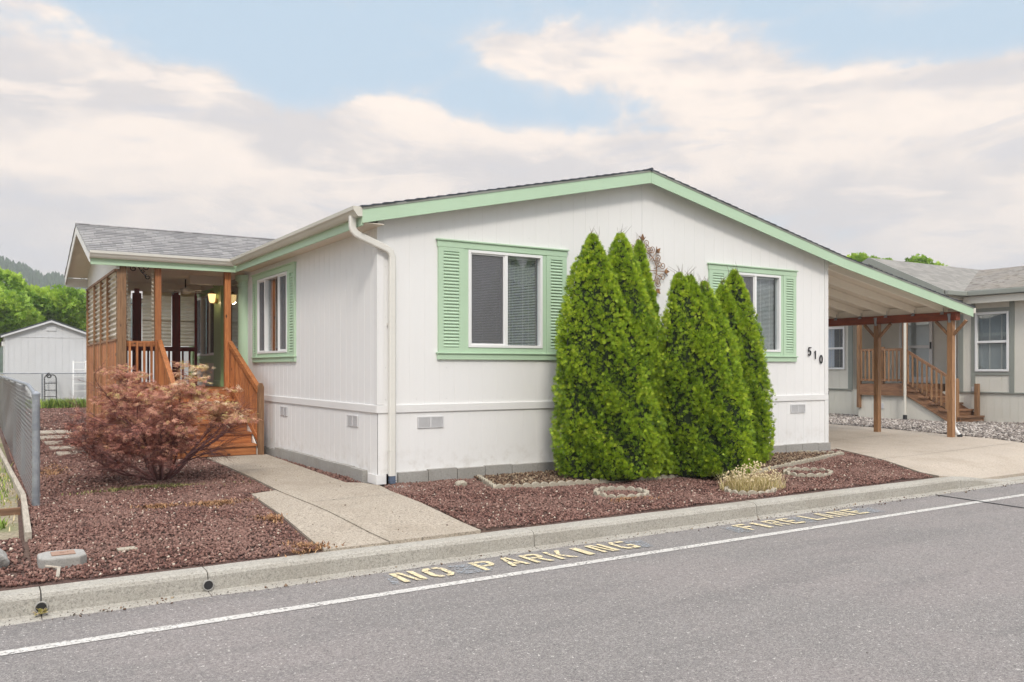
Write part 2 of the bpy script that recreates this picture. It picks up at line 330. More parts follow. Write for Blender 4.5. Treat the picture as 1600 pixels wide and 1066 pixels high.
# ------------------------------------------------------------------ object helpers
ORG = {}
def tag(o, label=None, cat=None, group=None, kind=None):
    if label: o['label'] = label
    if cat: o['category'] = cat
    if group: o['group'] = group
    if kind: o['kind'] = kind
    return o
def thing(name, label, cat, loc, group=None):
    o = bpy.data.objects.new(name, None); COL.objects.link(o); o.location = loc; o.empty_display_size = .1
    ORG[o.name] = Vector(loc); return tag(o, label, cat, group)
class MB:
    def __init__(s): s.v = []; s.f = []; s.r = []
    def add(s, vs, fs, r=None):
        k = len(s.v); r = random.random() if r is None else r
        s.v += [tuple(v) for v in vs]; s.f += [tuple(i+k for i in f) for f in fs]; s.r += [r]*len(vs); return s
    def box(s, a, b, r=None):
        x0, y0, z0 = (min(a[i], b[i]) for i in range(3)); x1, y1, z1 = (max(a[i], b[i]) for i in range(3))
        return s.add([(x0,y0,z0),(x1,y0,z0),(x1,y1,z0),(x0,y1,z0),(x0,y0,z1),(x1,y0,z1),(x1,y1,z1),(x0,y1,z1)],
              [(0,3,2,1),(4,5,6,7),(0,1,5,4),(1,2,6,5),(2,3,7,6),(3,0,4,7)], r)
    def bar(s, p, q, w, h, up=(0,0,1), r=None):          # box of section w x h from p to q
        p, q = Vector(p), Vector(q); d = (q-p).normalized(); u = Vector(up); sd = d.cross(u).normalized(); u = sd.cross(d).normalized()
        vs = [e + sd*a*w/2 + u*b*h/2 for e in (p, q) for a, b in ((-1,-1),(1,-1),(1,1),(-1,1))]
        return s.add(vs, [(0,1,2,3),(7,6,5,4),(0,4,5,1),(1,5,6,2),(2,6,7,3),(3,7,4,0)], r)
    def prism(s, poly, off, r=None):                     # poly: 3D ring, extruded by vector off
        n = len(poly); off = Vector(off); vs = [Vector(p) for p in poly] + [Vector(p)+off for p in poly]
        return s.add(vs, [tuple(range(n))[::-1], tuple(range(n, 2*n))] + [(i, (i+1) % n, (i+1) % n+n, i+n) for i in range(n)], r)
    def tube(s, pts, rad, seg=8, r=None, cap=True):
        pts = [Vector(p) for p in pts]; rr = rad if isinstance(rad, (list, tuple)) else [rad]*len(pts); vs = []; fs = []
        prev = None
        for i, p in enumerate(pts):
            t = (pts[min(i+1, len(pts)-1)] - pts[max(i-1, 0)]).normalized()
            a = prev if prev is not None else (Vector((0,0,1)) if abs(t.z) < .9 else Vector((1,0,0)))
            a = (a - t*a.dot(t)).normalized(); prev = a; b = t.cross(a)
            vs += [p + (a*math.cos(6.2832*k/seg) + b*math.sin(6.2832*k/seg))*rr[i] for k in range(seg)]
        for i in range(len(pts)-1):
            fs += [(i*seg+k, i*seg+(k+1) % seg, (i+1)*seg+(k+1) % seg, (i+1)*seg+k) for k in range(seg)]
        if cap: fs += [tuple(range(seg))[::-1], tuple(range((len(pts)-1)*seg, len(pts)*seg))]
        return s.add(vs, fs, r)
    def build(s, name, m, parent=None, bevel=0, smooth=False, label=None):
        me = bpy.data.meshes.new(name); o = bpy.data.objects.new(name, me); COL.objects.link(o)
        g = ORG[parent.name] if parent else Vector((0,0,0))
        if parent is None: g = Vector((0,0,0))
        me.from_pydata([(a[0]-g.x, a[1]-g.y, a[2]-g.z) for a in s.v], [], s.f)
        bm = bmesh.new(); bm.from_mesh(me); bmesh.ops.recalc_face_normals(bm, faces=bm.faces); bm.to_mesh(me); bm.free()
        at = me.attributes.new('rnd', 'FLOAT', 'POINT'); at.data.foreach_set('value', s.r)
        me.materials.append(m); ORG[o.name] = g
        if parent: o.parent = parent
        if smooth: me.polygons.foreach_set('use_smooth', [True]*len(me.polygons))
        if bevel:
            b = o.modifiers.new('bevel', 'BEVEL'); b.width = bevel; b.segments = 2; b.limit_method = 'ANGLE'; b.angle_limit = R(40)
        if label: o['label'] = label
        return o
def npmesh(name, V, F, m, rn=None, parent=None, smooth=False):
    me = bpy.data.meshes.new(name); k = F.shape[1]; V = np.asarray(V, np.float32)
    if parent: V = V - np.array(ORG[parent.name], np.float32)
    me.vertices.add(len(V)); me.vertices.foreach_set('co', V.ravel())
    me.loops.add(F.size); me.loops.foreach_set('vertex_index', F.astype(np.int32).ravel())
    me.polygons.add(len(F)); me.polygons.foreach_set('loop_start', np.arange(0, F.size, k, dtype=np.int32))
    me.update(calc_edges=True)
    if smooth: me.polygons.foreach_set('use_smooth', np.ones(len(F), bool))
    if rn is not None:
        at = me.attributes.new('rnd', 'FLOAT', 'POINT'); at.data.foreach_set('value', np.asarray(rn, np.float32))
    me.materials.append(m); o = bpy.data.objects.new(name, me); COL.objects.link(o)
    if parent: o.parent = parent
    ORG[o.name] = ORG[parent.name] if parent else Vector((0,0,0))
    return o
def rotmats(n, full=True):
    q = RNG.normal(size=(n, 4)); q /= np.linalg.norm(q, axis=1)[:, None]; w, x, y, z = q.T
    return np.stack([1-2*(y*y+z*z), 2*(x*y-z*w), 2*(x*z+y*w), 2*(x*y+z*w), 1-2*(x*x+z*z), 2*(y*z-x*w), 2*(x*z-y*w), 2*(y*z+x*w), 1-2*(x*x+y*y)], 1).reshape(n, 3, 3)
def frame(d, spin=None):        # rotation matrices whose z axis is d
    d = d/np.linalg.norm(d, axis=1)[:, None]; n = len(d)
    a = RNG.normal(size=(n, 3)) if spin is None else np.repeat(np.array(spin, float)[None], n, 0)
    x = np.cross(a, d); x /= np.linalg.norm(x, axis=1)[:, None]; y = np.cross(d, x)
    return np.stack([x, y, d], 2)
def instance(T, TF, pos, Rm, sc, rn):
    n = len(pos); k = len(T); sc = np.asarray(sc); sc = sc[:, None, None] if sc.ndim == 1 else sc[:, None, :]
    V = np.einsum('nij,nkj->nki', Rm, T[None]*sc) + pos[:, None, :]
    F = (TF[None] + (np.arange(n)*k)[:, None, None]).reshape(-1, TF.shape[1])
    return V.reshape(-1, 3), F, np.repeat(rn, k)
# ground height
def sst(x, a, b):
    t = np.clip((x-a)/(b-a), 0, 1); return t*t*(3-2*t)
def curbY(x): return .0143*np.asarray(x)
def H(x, y):
    x = np.asarray(x, float); y = np.asarray(y, float); c = curbY(x)
    h = -.05*(1-sst(y-c, -2.9, -1.2)) + .055*sst(x, 8.5, 11.5)*sst(y, -2, -.3)*(1-sst(x, 13.5, 17.5))
    return h - .105*sst(x, 6.75, 7.5)*(1-sst(y-c, -2.9, -1.9))
def sheet(name, poly, off, m, step=.5, skirt=.0):
    bm = bmesh.new(); vs_ = [bm.verts.new((x, y, 0)) for x, y in poly]
    for tri in tessellate_polygon([[Vector((x, y, 0)) for x, y in poly]]): bm.faces.new([vs_[i] for i in tri])
    ta = sum(f.calc_area() for f in bm.faces); pa = abs(sum(poly[k-1][0]*poly[k][1]-poly[k][0]*poly[k-1][1] for k in range(len(poly))))/2
    if abs(ta-pa) > .01: print('SHEET AREA', name, ta, pa)
    xs = [p[0] for p in poly]; ys = [p[1] for p in poly]
    for i, (lo, hi) in enumerate(((min(xs), max(xs)), (min(ys), max(ys)))):
        lo = max(lo, -12); hi = min(hi, 24)
        k = math.floor(lo/step)+1
        while k*step < hi:
            co = [0,0,0]; no = [0,0,0]; co[i] = k*step; no[i] = 1
            bmesh.ops.bisect_plane(bm, geom=bm.verts[:]+bm.edges[:]+bm.faces[:], plane_co=co, plane_no=no); k += 1
    for v in bm.verts: v.co.z = float(H(v.co.x, v.co.y)) + off
    if skirt:
        be = [e for e in bm.edges if e.is_boundary]; r = bmesh.ops.extrude_edge_only(bm, edges=be)
        for g in r['geom']:
            if isinstance(g, bmesh.types.BMVert): g.co.z -= skirt
    bmesh.ops.recalc_face_normals(bm, faces=bm.faces)
    me = bpy.data.meshes.new(name); bm.to_mesh(me); bm.free(); me.materials.append(m)
    o = bpy.data.objects.new(name, me); COL.objects.link(o); o['kind'] = 'structure'; return o

# ================================================================== SETTING
g = MB(); g.add([(-900,-900,-.30),(900,-900,-.30),(900,900,-.30),(-900,900,-.30)], [(0,1,2,3)])
tag(g.build('ground', M['dirt']), kind='structure')
sheet('yard_soil', [(-60,curbY(-60)-2.90),(60,curbY(60)-2.90),(60,70),(-60,70)], 0, M['soil'])
r_ = MB(); xs = [-60,-12,-4,0,4,8,12,24,60]
for a, b in zip(xs, xs[1:]): r_.add([(a,-14,-.2),(b,-14,-.2),(b,curbY(b)-3.04,-.2),(a,curbY(a)-3.04,-.2)], [(0,1,2,3)])
tag(r_.build('road', M['road']), kind='structure')
# walkway, its side slab, driveway, gravel, neighbour's yard
def joints(name, segs, m):
    b = MB()
    for (x0, y0), (x1, y1) in segs:
        dd = Vector((x1-x0, y1-y0, 0)).normalized(); sd = Vector((-dd.y, dd.x, 0))*.004
        n_ = 12; 
        for i in range(n_):
            p = Vector((x0,y0,0)).lerp(Vector((x1,y1,0)), i/n_); q = Vector((x0,y0,0)).lerp(Vector((x1,y1,0)), (i+1)/n_)
            p.z = float(H(p.x,p.y))+.030; q.z = float(H(q.x,q.y))+.030
            b.add([p-sd, q-sd, q+sd, p+sd], [(0,1,2,3)])
    return tag(b.build(name, m), kind='structure')
sheet('walkway', [(-1.02,4.2),(-1.08,1.5),(-1.15,.02),(-1.14,-3.03+.1),(-.27,-2.95+.04),(-.10,-.6),(-.02,-.10),(-.10,.22),(-.26,.35),(-.10,4.25)], .026, M['walk'], .5, .05)
sheet('walkway_slab', [(-1.16,.18),(-1.47,.05),(-1.70,-2.93),(-1.15,-2.93)], .020, M['walk'], .5, .05)
sheet('driveway', [(8.42,.05),(6.75,-2.82),(60,-2.1),(60,-2.0),(14,-1.95),(12.0,-1.2),(12.25,.2),(12.9,2.5),(13.6,8),(14.2,22),(8.16,22),(8.16,.05)], .026, M['drive'], .5, .05)
joints('pavement_joints', [((-1.10,-.9),(-.13,-.83)), ((-1.07,2.2),(-.08,2.25)), ((8.45,.9),(12.35,1.0)), ((7.2,-1.4),(12.0,-1.15))], M['tar'])
sheet('gravel_bed', [(12.0,-1.2),(14,-1.95),(60,-2.0),(60,40),(14.2,22),(13.6,8),(12.9,2.5),(12.25,.2)], .004, M['pebble'])
sheet('neighbour_lot', [(-60,-1.35),(-3.72,-1.35),(-3.62,2),(-3.60,27),(-60,27)], .004, M['dirt'])
sheet('back_lot', [(-60,27.0),(-3.6,27.0),(3,24),(8.1,24),(8.1,69),(-60,69)], .006, M['dirt'])
# curb: a run of cast pieces, and the gutter strip
cut = [-30,-6.6,-3.66,-2.62,.18,3.06,6.98,8.6,60]
for a, b in zip(cut, cut[1:]):
    c = MB(); n_ = max(2, int((b-a)/.35)) if b-a < 6 else 6; prof_n = None; rings = []
    for i in range(n_+1):
        x = a + .004 + (b-a-.008)*i/n_; y = float(curbY(x)); top = -.05 - .115*float(sst(x, 6.98, 8.2))
        jit = lambda k=.004: random.uniform(-k, k)
        t = top + jit(.002); lo = min(-.197, top-.02)
        rings.append([(x,y-2.90,-.28),(x,y-2.90,t),(x,y-3.03+jit(),t-.002),(x,y-3.058+jit(),t-.012),(x,y-3.075,t-.035),(x,y-3.082,max(lo,-.185)),(x,y-3.10,-.194),(x,y-3.165+jit(.012),-.1965),(x,y-3.20+jit(.015),-.2005),(x,y-3.2,-.28)])
    k = len(rings[0]); vs = [p for r in rings for p in r]; fs = []
    for i in range(n_): fs += [(i*k+j, i*k+(j+1) % k, (i+1)*k+(j+1) % k, (i+1)*k+j) for j in range(k)]
    fs += [tuple(range(k)), tuple(range(n_*k, n_*k+k))[::-1]]
    c.add(vs, fs); tag(c.build('curb', M['curb']), kind='structure')
# drain outlets through the curb
for x in (-3.66, -2.62):
    t = thing('curb_drain', 'round drain hole in the curb '+('stuffed with dead leaves' if x < -3 else 'with a bare mouth'), 'drain', (x, float(curbY(x))-3.09, -.14), 'drain outlets in the curb')
    yb = float(curbY(x))-3.088
    b = MB(); b.tube([(x,yb+.03,-.145),(x,yb-.001,-.145)], .033, 14); b.build('hole', M['black'], t)
    b = MB(); b.tube([(x+.036*math.cos(a_), yb-.003, -.145+.036*math.sin(a_)) for a_ in [i*.449 for i in range(15)]], .005, 5, cap=False); b.build('rim', M['foundation'], t)
    if x < -3:
        b = MB()
        for i in range(16):
            p = Vector((x+random.uniform(-.03,.03), yb-random.uniform(.005,.06), -.18+random.uniform(0,.02))); q = p+Vector((random.uniform(-.03,.03), random.uniform(-.03,.01), random.uniform(0,.03)))
            b.bar(p, q, .014, .002)
        b.build('leaf_litter', M['straw'], t)
# painted line and stencilled words
b = MB()
for a, q in zip(xs, xs[1:]): b.add([(a,curbY(a)-3.845,-.196),(q,curbY(q)-3.845,-.196),(q,curbY(q)-3.755,-.196),(a,curbY(a)-3.755,-.196)], [(0,1,2,3)])
tag(b.build('road_line', M['whitep']), kind='structure')
ST = {  # stencil letters as polygons in a unit cell
 'N': [[(0,0),(.24,0),(.24,1),(0,1)], [(.76,0),(1,0),(1,1),(.76,1)], [(.27,1),(.45,1),(.73,0),(.55,0)]],
 'O': [[(.44,0),(.2,0),(0,.2),(0,.8),(.2,1),(.44,1),(.44,.83),(.3,.83),(.24,.72),(.24,.28),(.3,.17),(.44,.17)], [(.56,0),(.8,0),(1,.2),(1,.8),(.8,1),(.56,1),(.56,.83),(.7,.83),(.76,.72),(.76,.28),(.7,.17),(.56,.17)]],
 'P': [[(0,0),(.24,0),(.24,1),(0,1)], [(.3,1),(.8,1),(1,.85),(1,.55),(.8,.4),(.3,.4),(.3,.55),(.7,.55),(.76,.62),(.76,.78),(.7,.84),(.3,.84)]],
 'A': [[(0,0),(.24,0),(.50,.9),(.47,1),(.36,1)], [(1,0),(.76,0),(.53,.9),(.56,1),(.67,1)], [(.36,.2),(.64,.2),(.6,.36),(.4,.36)]],
 'R': [[(0,0),(.24,0),(.24,1),(0,1)], [(.3,1),(.8,1),(1,.85),(1,.6),(.82,.48),(.3,.48),(.3,.62),(.7,.62),(.76,.68),(.76,.8),(.7,.85),(.3,.85)], [(.5,.43),(.72,.43),(1,0),(.74,0)]],
 'K': [[(0,0),(.24,0),(.24,1),(0,1)], [(.3,.5),(.7,1),(1,1),(.52,.5),(1,0),(.7,0)]],
 'I': [[(.3,0),(.7,0),(.7,1),(.3,1)]],
 'G': [[(.44,0),(.2,0),(0,.2),(0,.8),(.2,1),(.44,1),(.44,.83),(.3,.83),(.24,.72),(.24,.28),(.3,.17),(.44,.17)], [(.56,1),(1,1),(1,.82),(.56,.82)], [(.56,0),(1,0),(1,.5),(.62,.5),(.62,.36),(.76,.36),(.76,.17),(.56,.17)]],
 'F': [[(0,0),(.26,0),(.26,1),(0,1)], [(.32,1),(1,1),(1,.82),(.32,.82)], [(.32,.6),(.85,.6),(.85,.43),(.32,.43)]],
 'E': [[(0,0),(.26,0),(.26,1),(0,1)], [(.32,1),(1,1),(1,.83),(.32,.83)], [(.32,.58),(.85,.58),(.85,.42),(.32,.42)], [(.32,.17),(1,.17),(1,0),(.32,0)]],
 'L': [[(0,0),(.26,0),(.26,1),(0,1)], [(.32,.18),(1,.18),(1,0),(.32,0)]]}
def stencil(text, x0, x1, y0, y1, z=-.190, name='road_lettering'):
    b = MB(); n_ = len(text); pitch = (x1-x0)/n_
    for i, ch in enumerate(text):
        if ch == ' ': continue
        wl = pitch*.74; xo = x0+i*pitch+random.uniform(-.01,.01); dy = random.uniform(-.008,.008)
        for poly in ST[ch]:
            pts = []
            for (u, v) in poly:
                x = xo+u*wl; pts.append((x, y0+float(curbY(x))+dy+v*(y1-y0), z))
            bm = bmesh.new(); fc = bm.faces.new([bm.verts.new(p) for p in pts]); r = bmesh.ops.triangulate(bm, faces=[fc]); bm.verts.index_update()
            b.add([tuple(v.co) for v in bm.verts], [tuple(v.index for v in f.verts) for f in bm.faces]); bm.free()
    return tag(b.build(name, M['yellowp']), kind='structure')
stencil('NO', -1.33, -.80, -3.60, -3.30)
stencil('PARKING', -.62, 1.05, -3.60, -3.30)
stencil('FIRE', 2.42, 3.28, -3.58, -3.30)
stencil('LANE', 3.42, 4.36, -3.58, -3.30)
b = MB()
for (a, q) in ((-1.42,-1.30),(-.86,-.48),(.95,1.18),(2.22,2.50),(3.2,3.46),(4.2,4.62)):
    b.add([(a,curbY(a)-3.60,-.193),(q-.08,curbY(q)-3.63,-.193),(q,curbY(q)-3.36,-.193),(a+.05,curbY(a)-3.29,-.193)], [(0,1,2,3)])
tag(b.build('road_patch', M['greyp']), kind='structure')
b = MB(); b.bar((6.2,-3.2+.09,-.1935),(6.05,-4.6,-.1935), .03, .004); b.bar((6.05,-4.6,-.1935),(6.9,-7.5,-.1935), .03, .004)
tag(b.build('road_crack', M['tar']), kind='structure')

# rocks ------------------------------------------------------------
ICO_V = np.array([(0,0,1),(1,0,0),(0,1,0),(-1,0,0),(0,-1,0),(0,0,-1),(.6,.6,.5),(-.6,-.5,-.5)], float)
OCT = np.array([(1,0,0),(0,1,0),(-1,0,0),(0,-1,0),(.15,.1,.95),(-.1,.1,-.9)], float); OCTF = np.array([(0,1,4),(1,2,4),(2,3,4),(3,0,4),(1,0,5),(2,1,5),(3,2,5),(0,3,5)])
def inpoly(P, poly):
    x, y = P[:, 0], P[:, 1]; c = np.zeros(len(P), bool); j = len(poly)-1
    for i in range(len(poly)):
        xi, yi = poly[i]; xj, yj = poly[j]
        c ^= ((yi > y) != (yj > y)) & (x < (xj-xi)*(y-yi)/(yj-yi+1e-12)+xi); j = i
    return c
def scatter(poly, dens):
    xs_, ys_ = zip(*poly); x0, x1, y0, y1 = min(xs_), max(xs_), min(ys_), max(ys_)
    P = RNG.uniform((x0, y0), (x1, y1), (int((x1-x0)*(y1-y0)*dens), 2)); return P[inpoly(P, poly)]
def rocks(name, areas, m, lo, hi, light=.02):
    P = []; Sz = []
    for poly, dens, k in areas:
        p = scatter(poly, dens); P.append(p); Sz.append(RNG.uniform(lo, hi, len(p))*k)
    P = np.concatenate(P); s = np.concatenate(Sz); n = len(P)
    lump = .012*np.sin(P[:, 0]*3.1+P[:, 1]*1.7)+.008*np.sin(P[:, 0]*7.3-P[:, 1]*5.1)
    pos = np.column_stack([P, H(P[:, 0], P[:, 1])+s*.25+RNG.uniform(0, .012, n)+np.maximum(lump, 0)])
    sc = s[:, None]*RNG.uniform(.65, 1.1, (n, 3)); rn = RNG.uniform(0, .93, n); rn[RNG.random(n) < light] = 1
    V, F, r = instance(OCT, OCTF, pos, rotmats(n), sc, rn); V += RNG.normal(0, .0016, V.shape)
    return tag(npmesh(name, V, F, m, r), kind='stuff')
bedR = [(-.22,-2.86),(6.72,-2.76),(8.38,.02),(8.1,-.04),(.24,-.04),(.02,-.12),(-.07,-.6)]
bedL1 = [(-3.68,-2.9),(-1.74,-2.9),(-1.5,.03),(-1.18,.16),(-1.1,1.5),(-3.62,1.5)]
bedL0 = [(-5.5,-2.95),(-3.68,-2.9),(-3.72,-1.4),(-5.5,-1.4)]
bedL2 = [(-3.60,1.5),(-1.12,1.5),(-1.05,4.3),(-2.1,5.5),(-2.2,8),(-3.55,8)]
bedL3 = [(-3.55,8),(-2.2,8),(-2.2,14),(1,26.5),(-3.5,26.5)]
strip = [(-.07,.25),(-.06,4.0),(-.11,4.0),(-.27,.36),(-.12,.24)]
strip2 = [(-.09,.4),(-.02,.4),(-.06,3.9),(-.04,4.1),(-.1,4.1)]
rocks('lava_rock', [(strip, 1300, 1), (bedR, 2300, .84), (bedL1, 2500, .84), (bedL0, 1500, 1), (bedL2, 1100, 1.1), (bedL3, 160, 1.8)], M['lava'], .010, .022)
grav = [(12.1,-1.15),(14,-1.9),(24,-1.9),(17.9,3.3),(16.8,4.2),(17.9,7.0),(17.9,12),(13.8,9),(12.95,2.5),(12.3,.2)]
rocks('gravel', [(grav, 330, 1)], M['pebble'], .022, .048, .1)

# ================================================================== THE MOBILE HOME
W = 8.12; ZR, XR, ZL, XL = 4.18, 4.06, 3.225, -.274           # roof deck line (under shingles)
def roofz(x):
    if x <= XR: return ZL + (x-XL)*(ZR-ZL)/(XR-XL)
    if x <= 8.3: return ZR - (x-XR)*.2206
    return ZR - (8.3-XR)*.2206 - (x-8.3)*.181
LEN = 17.5
house = thing('mobile_home', 'white mobile home with pale green trim and shutters and attached carport, behind the arborvitae', 'house', (0,0,0))
def gwall(axis, fixed, u0, u1, zlo, ztop, holes, pitch=.2032, gw=.007, dep=.0022, phase=.0):
    """grooved siding: vertical strips on plane axis=fixed; outside is -axis direction"""
    us = {u0, u1}; k = math.ceil((u0-phase)/pitch)
    gr = []
    while phase+k*pitch < u1-gw:
        a = phase+k*pitch
        if a > u0+gw: gr.append((a, a+gw)); us |= {a, a+gw}
        k += 1
    for h in holes: us |= {h[0], h[1]}
    us = sorted(us); b = MB()
    P = (lambda u, dd, z: (u, fixed+dd, z)) if axis == 'y' else (lambda u, dd, z: (fixed+dd, u, z))
    def isg(u): return any(a <= u < c for a, c in gr)
    for a, c in zip(us, us[1:]):
        if c-a < 1e-6: continue
        mid = (a+c)/2; dd = dep if isg(mid) else 0
        iv = [(zlo, None)]
        hs = sorted([(h[2], h[3]) for h in holes if h[0] <= mid < h[1]])
        z = zlo; segs = []
        for hz0, hz1 in hs: segs.append((z, hz0, hz0)); z = hz1
        segs.append((z, ztop(a), ztop(c)))
        for z0, za, zc in segs:
            b.add([P(a,dd,z0), P(c,dd,z0), P(c,dd,zc), P(a,dd,za)], [(0,1,2,3)])
        if dd:
            for e in (a, c): b.add([P(e,0,zlo), P(e,dep,zlo), P(e,dep,ztop(e)), P(e,0,ztop(e))], [(0,1,2,3)])
    return b
# windows: (trim u0,u1, trim z0,z1; frame u0,u1,z0,z1)
WF = [(.79,2.72,1.21,2.33), (5.37,7.32,5.80,6.95)]
holesF = [(f0+.02,f1-.02,1.69,2.85) for _,_,f0,f1 in WF]
zt = lambda u: roofz(u)-.03
gwall('y', 0, .0, W, .95, zt, holesF).build('wall', M['wall'], house)
gwall('y', -.004, .0, W, .135, lambda u: .865, []).build('skirting', M['wall'], house)
b = MB(); b.box((-.018,-.022,.862),(W+.018,0.002,.955)); b.build('belt_trim', M['white'], house, .004)
holeL = [(3.47,4.99,1.66,2.86)]
YW = 5.95
gwall('x', 0, 0, YW, .95, lambda u: 3.15, holeL).build('wall', M['wall'], house)
gwall('x', -.004, 0, 7.4, .115, lambda u: .865, []).build('skirting', M['wall'], house)
b = MB(); b.box((-.022,-.0,.862),(0.002,YW,.955)); b.build('belt_trim', M['white'], house, .004)
# corner boards
b = MB(); b.prism([(-.026,-.026,.02),(.10,-.026,.02),(.10,-.008,.02),(-.008,-.008,.02),(-.008,.25,.02),(-.026,.25,.02)], (0,0,.115)); b.build('foundation_cap', M['white'], house, .003)
b = MB(); b.box((.20,-.026,.02),(.235,-.008,.135)); b.build('foundation_cap', M['white'], house, .003)
b = MB(); b.box((W-.07,-.02,.14),(W+.02,0,.86)); b.box((W-.07,-.014,.96),(W+.02,0,roofz(W)-.05)); b.build('corner_board', M['white'], house, .003)
b = MB(); b.box((0,-.014,.96),(.075,0,3.22)); b.box((-.014,-.014,.96),(0,.075,3.12)); b.build('corner_board', M['white'], house, .003)
b = MB(); b.box((W,0,.1),(W+.01,LEN,3.2)); b.box((0,LEN,.1),(W,LEN+.01,3.2)); b.box((0,9.9+.2,.1),(.01,LEN,3.15)); b.prism([(0,LEN,3.2),(W,LEN,3.2),(XR,LEN,ZR-.05)], (0,.01,0)); b.build('wall', M['wall'], house)
for x in (4.06,): b = MB(); b.box((x-.0025,-.0012,.96),(x+.0025,.0,roofz(x)-.06)); b.build('siding_joint', M['vent'], house)
b = MB(); rn_ = random.Random(4)
for x in [.2032*i+.1 for i in range(0,40,2)]:
    for z in (1.02,1.4,2.0,2.6,3.1):
        if z < roofz(x)-.1 and rn_.random() < .6 and not (.75 < x < 2.76 and 1.45 < z < 3.0) and not (5.3 < x < 7.4 and 1.45 < z < 3.0): b.box((x-.003,-.0015,z-.003),(x+.003,.0,z+.003))
for y in [.2032*i+.1 for i in range(0,27,2)]:
    for z in (1.02,1.5,2.2,2.8):
        if rn_.random() < .5 and not 3.0 < y < 5.4: b.box((-.0015,y-.003,z-.003),(0,y+.003,z+.003))
o = b.build('nail_heads', M['ntrim'], house); o['kind'] = 'stuff'
# foundation blocks
b = MB(); x = .24
while x < W: b.box((x,-.06,-.1),(min(x+.392,W+.02),.03,.16+random.uniform(-.012,.006))); x += .40
b.build('foundation', M['foundation'], house, .004)
b = MB(); y = .30
while y < 3.85: b.box((-.07,y,-.1),(.03,min(y+.392,3.9),.165+random.uniform(-.01,.006))); y += .40
b.box((-.03,3.92,-.1),(.03,7.4,.11)); b.box((W-.03,0.03,-.1),(W+.03,LEN,.12)); b.build('foundation', M['foundation'], house, .004)
# vents
def vent(c, ax):
    b = MB(); hw, hh = .175, .068
    P = (lambda u, d_, z: (c[0]+u, c[1]-d_, c[2]+z)) if ax == 'y' else (lambda u, d_, z: (c[0]-d_, c[1]+u, c[2]+z))
    for (u0, u1, z0, z1) in ((-hw,hw,hh-.012,hh),(-hw,hw,-hh,-hh+.012),(-hw,-hw+.015,-hh+.012,hh-.012),(hw-.015,hw,-hh+.012,hh-.012),(-.012,.012,-hh+.012,hh-.012)): b.box(P(u0,.002,z0), P(u1,.014,z1))
    for i in range(8):
        z = -hh+.018+i*.0135
        for s in (-1, 1): b.box(P(s*.015,.004,z), P(s*(hw-.017),.010,z+.008))
    b.box(P(-hw,.0015,-hh), P(hw,.003,hh))
    b.build('vent', M['vent'], house)
vent((.69,-.004,.735),'y'); vent((7.38,-.004,.735),'y'); vent((-.004,.77,.735),'x'); vent((-.004,3.62,.735),'x')
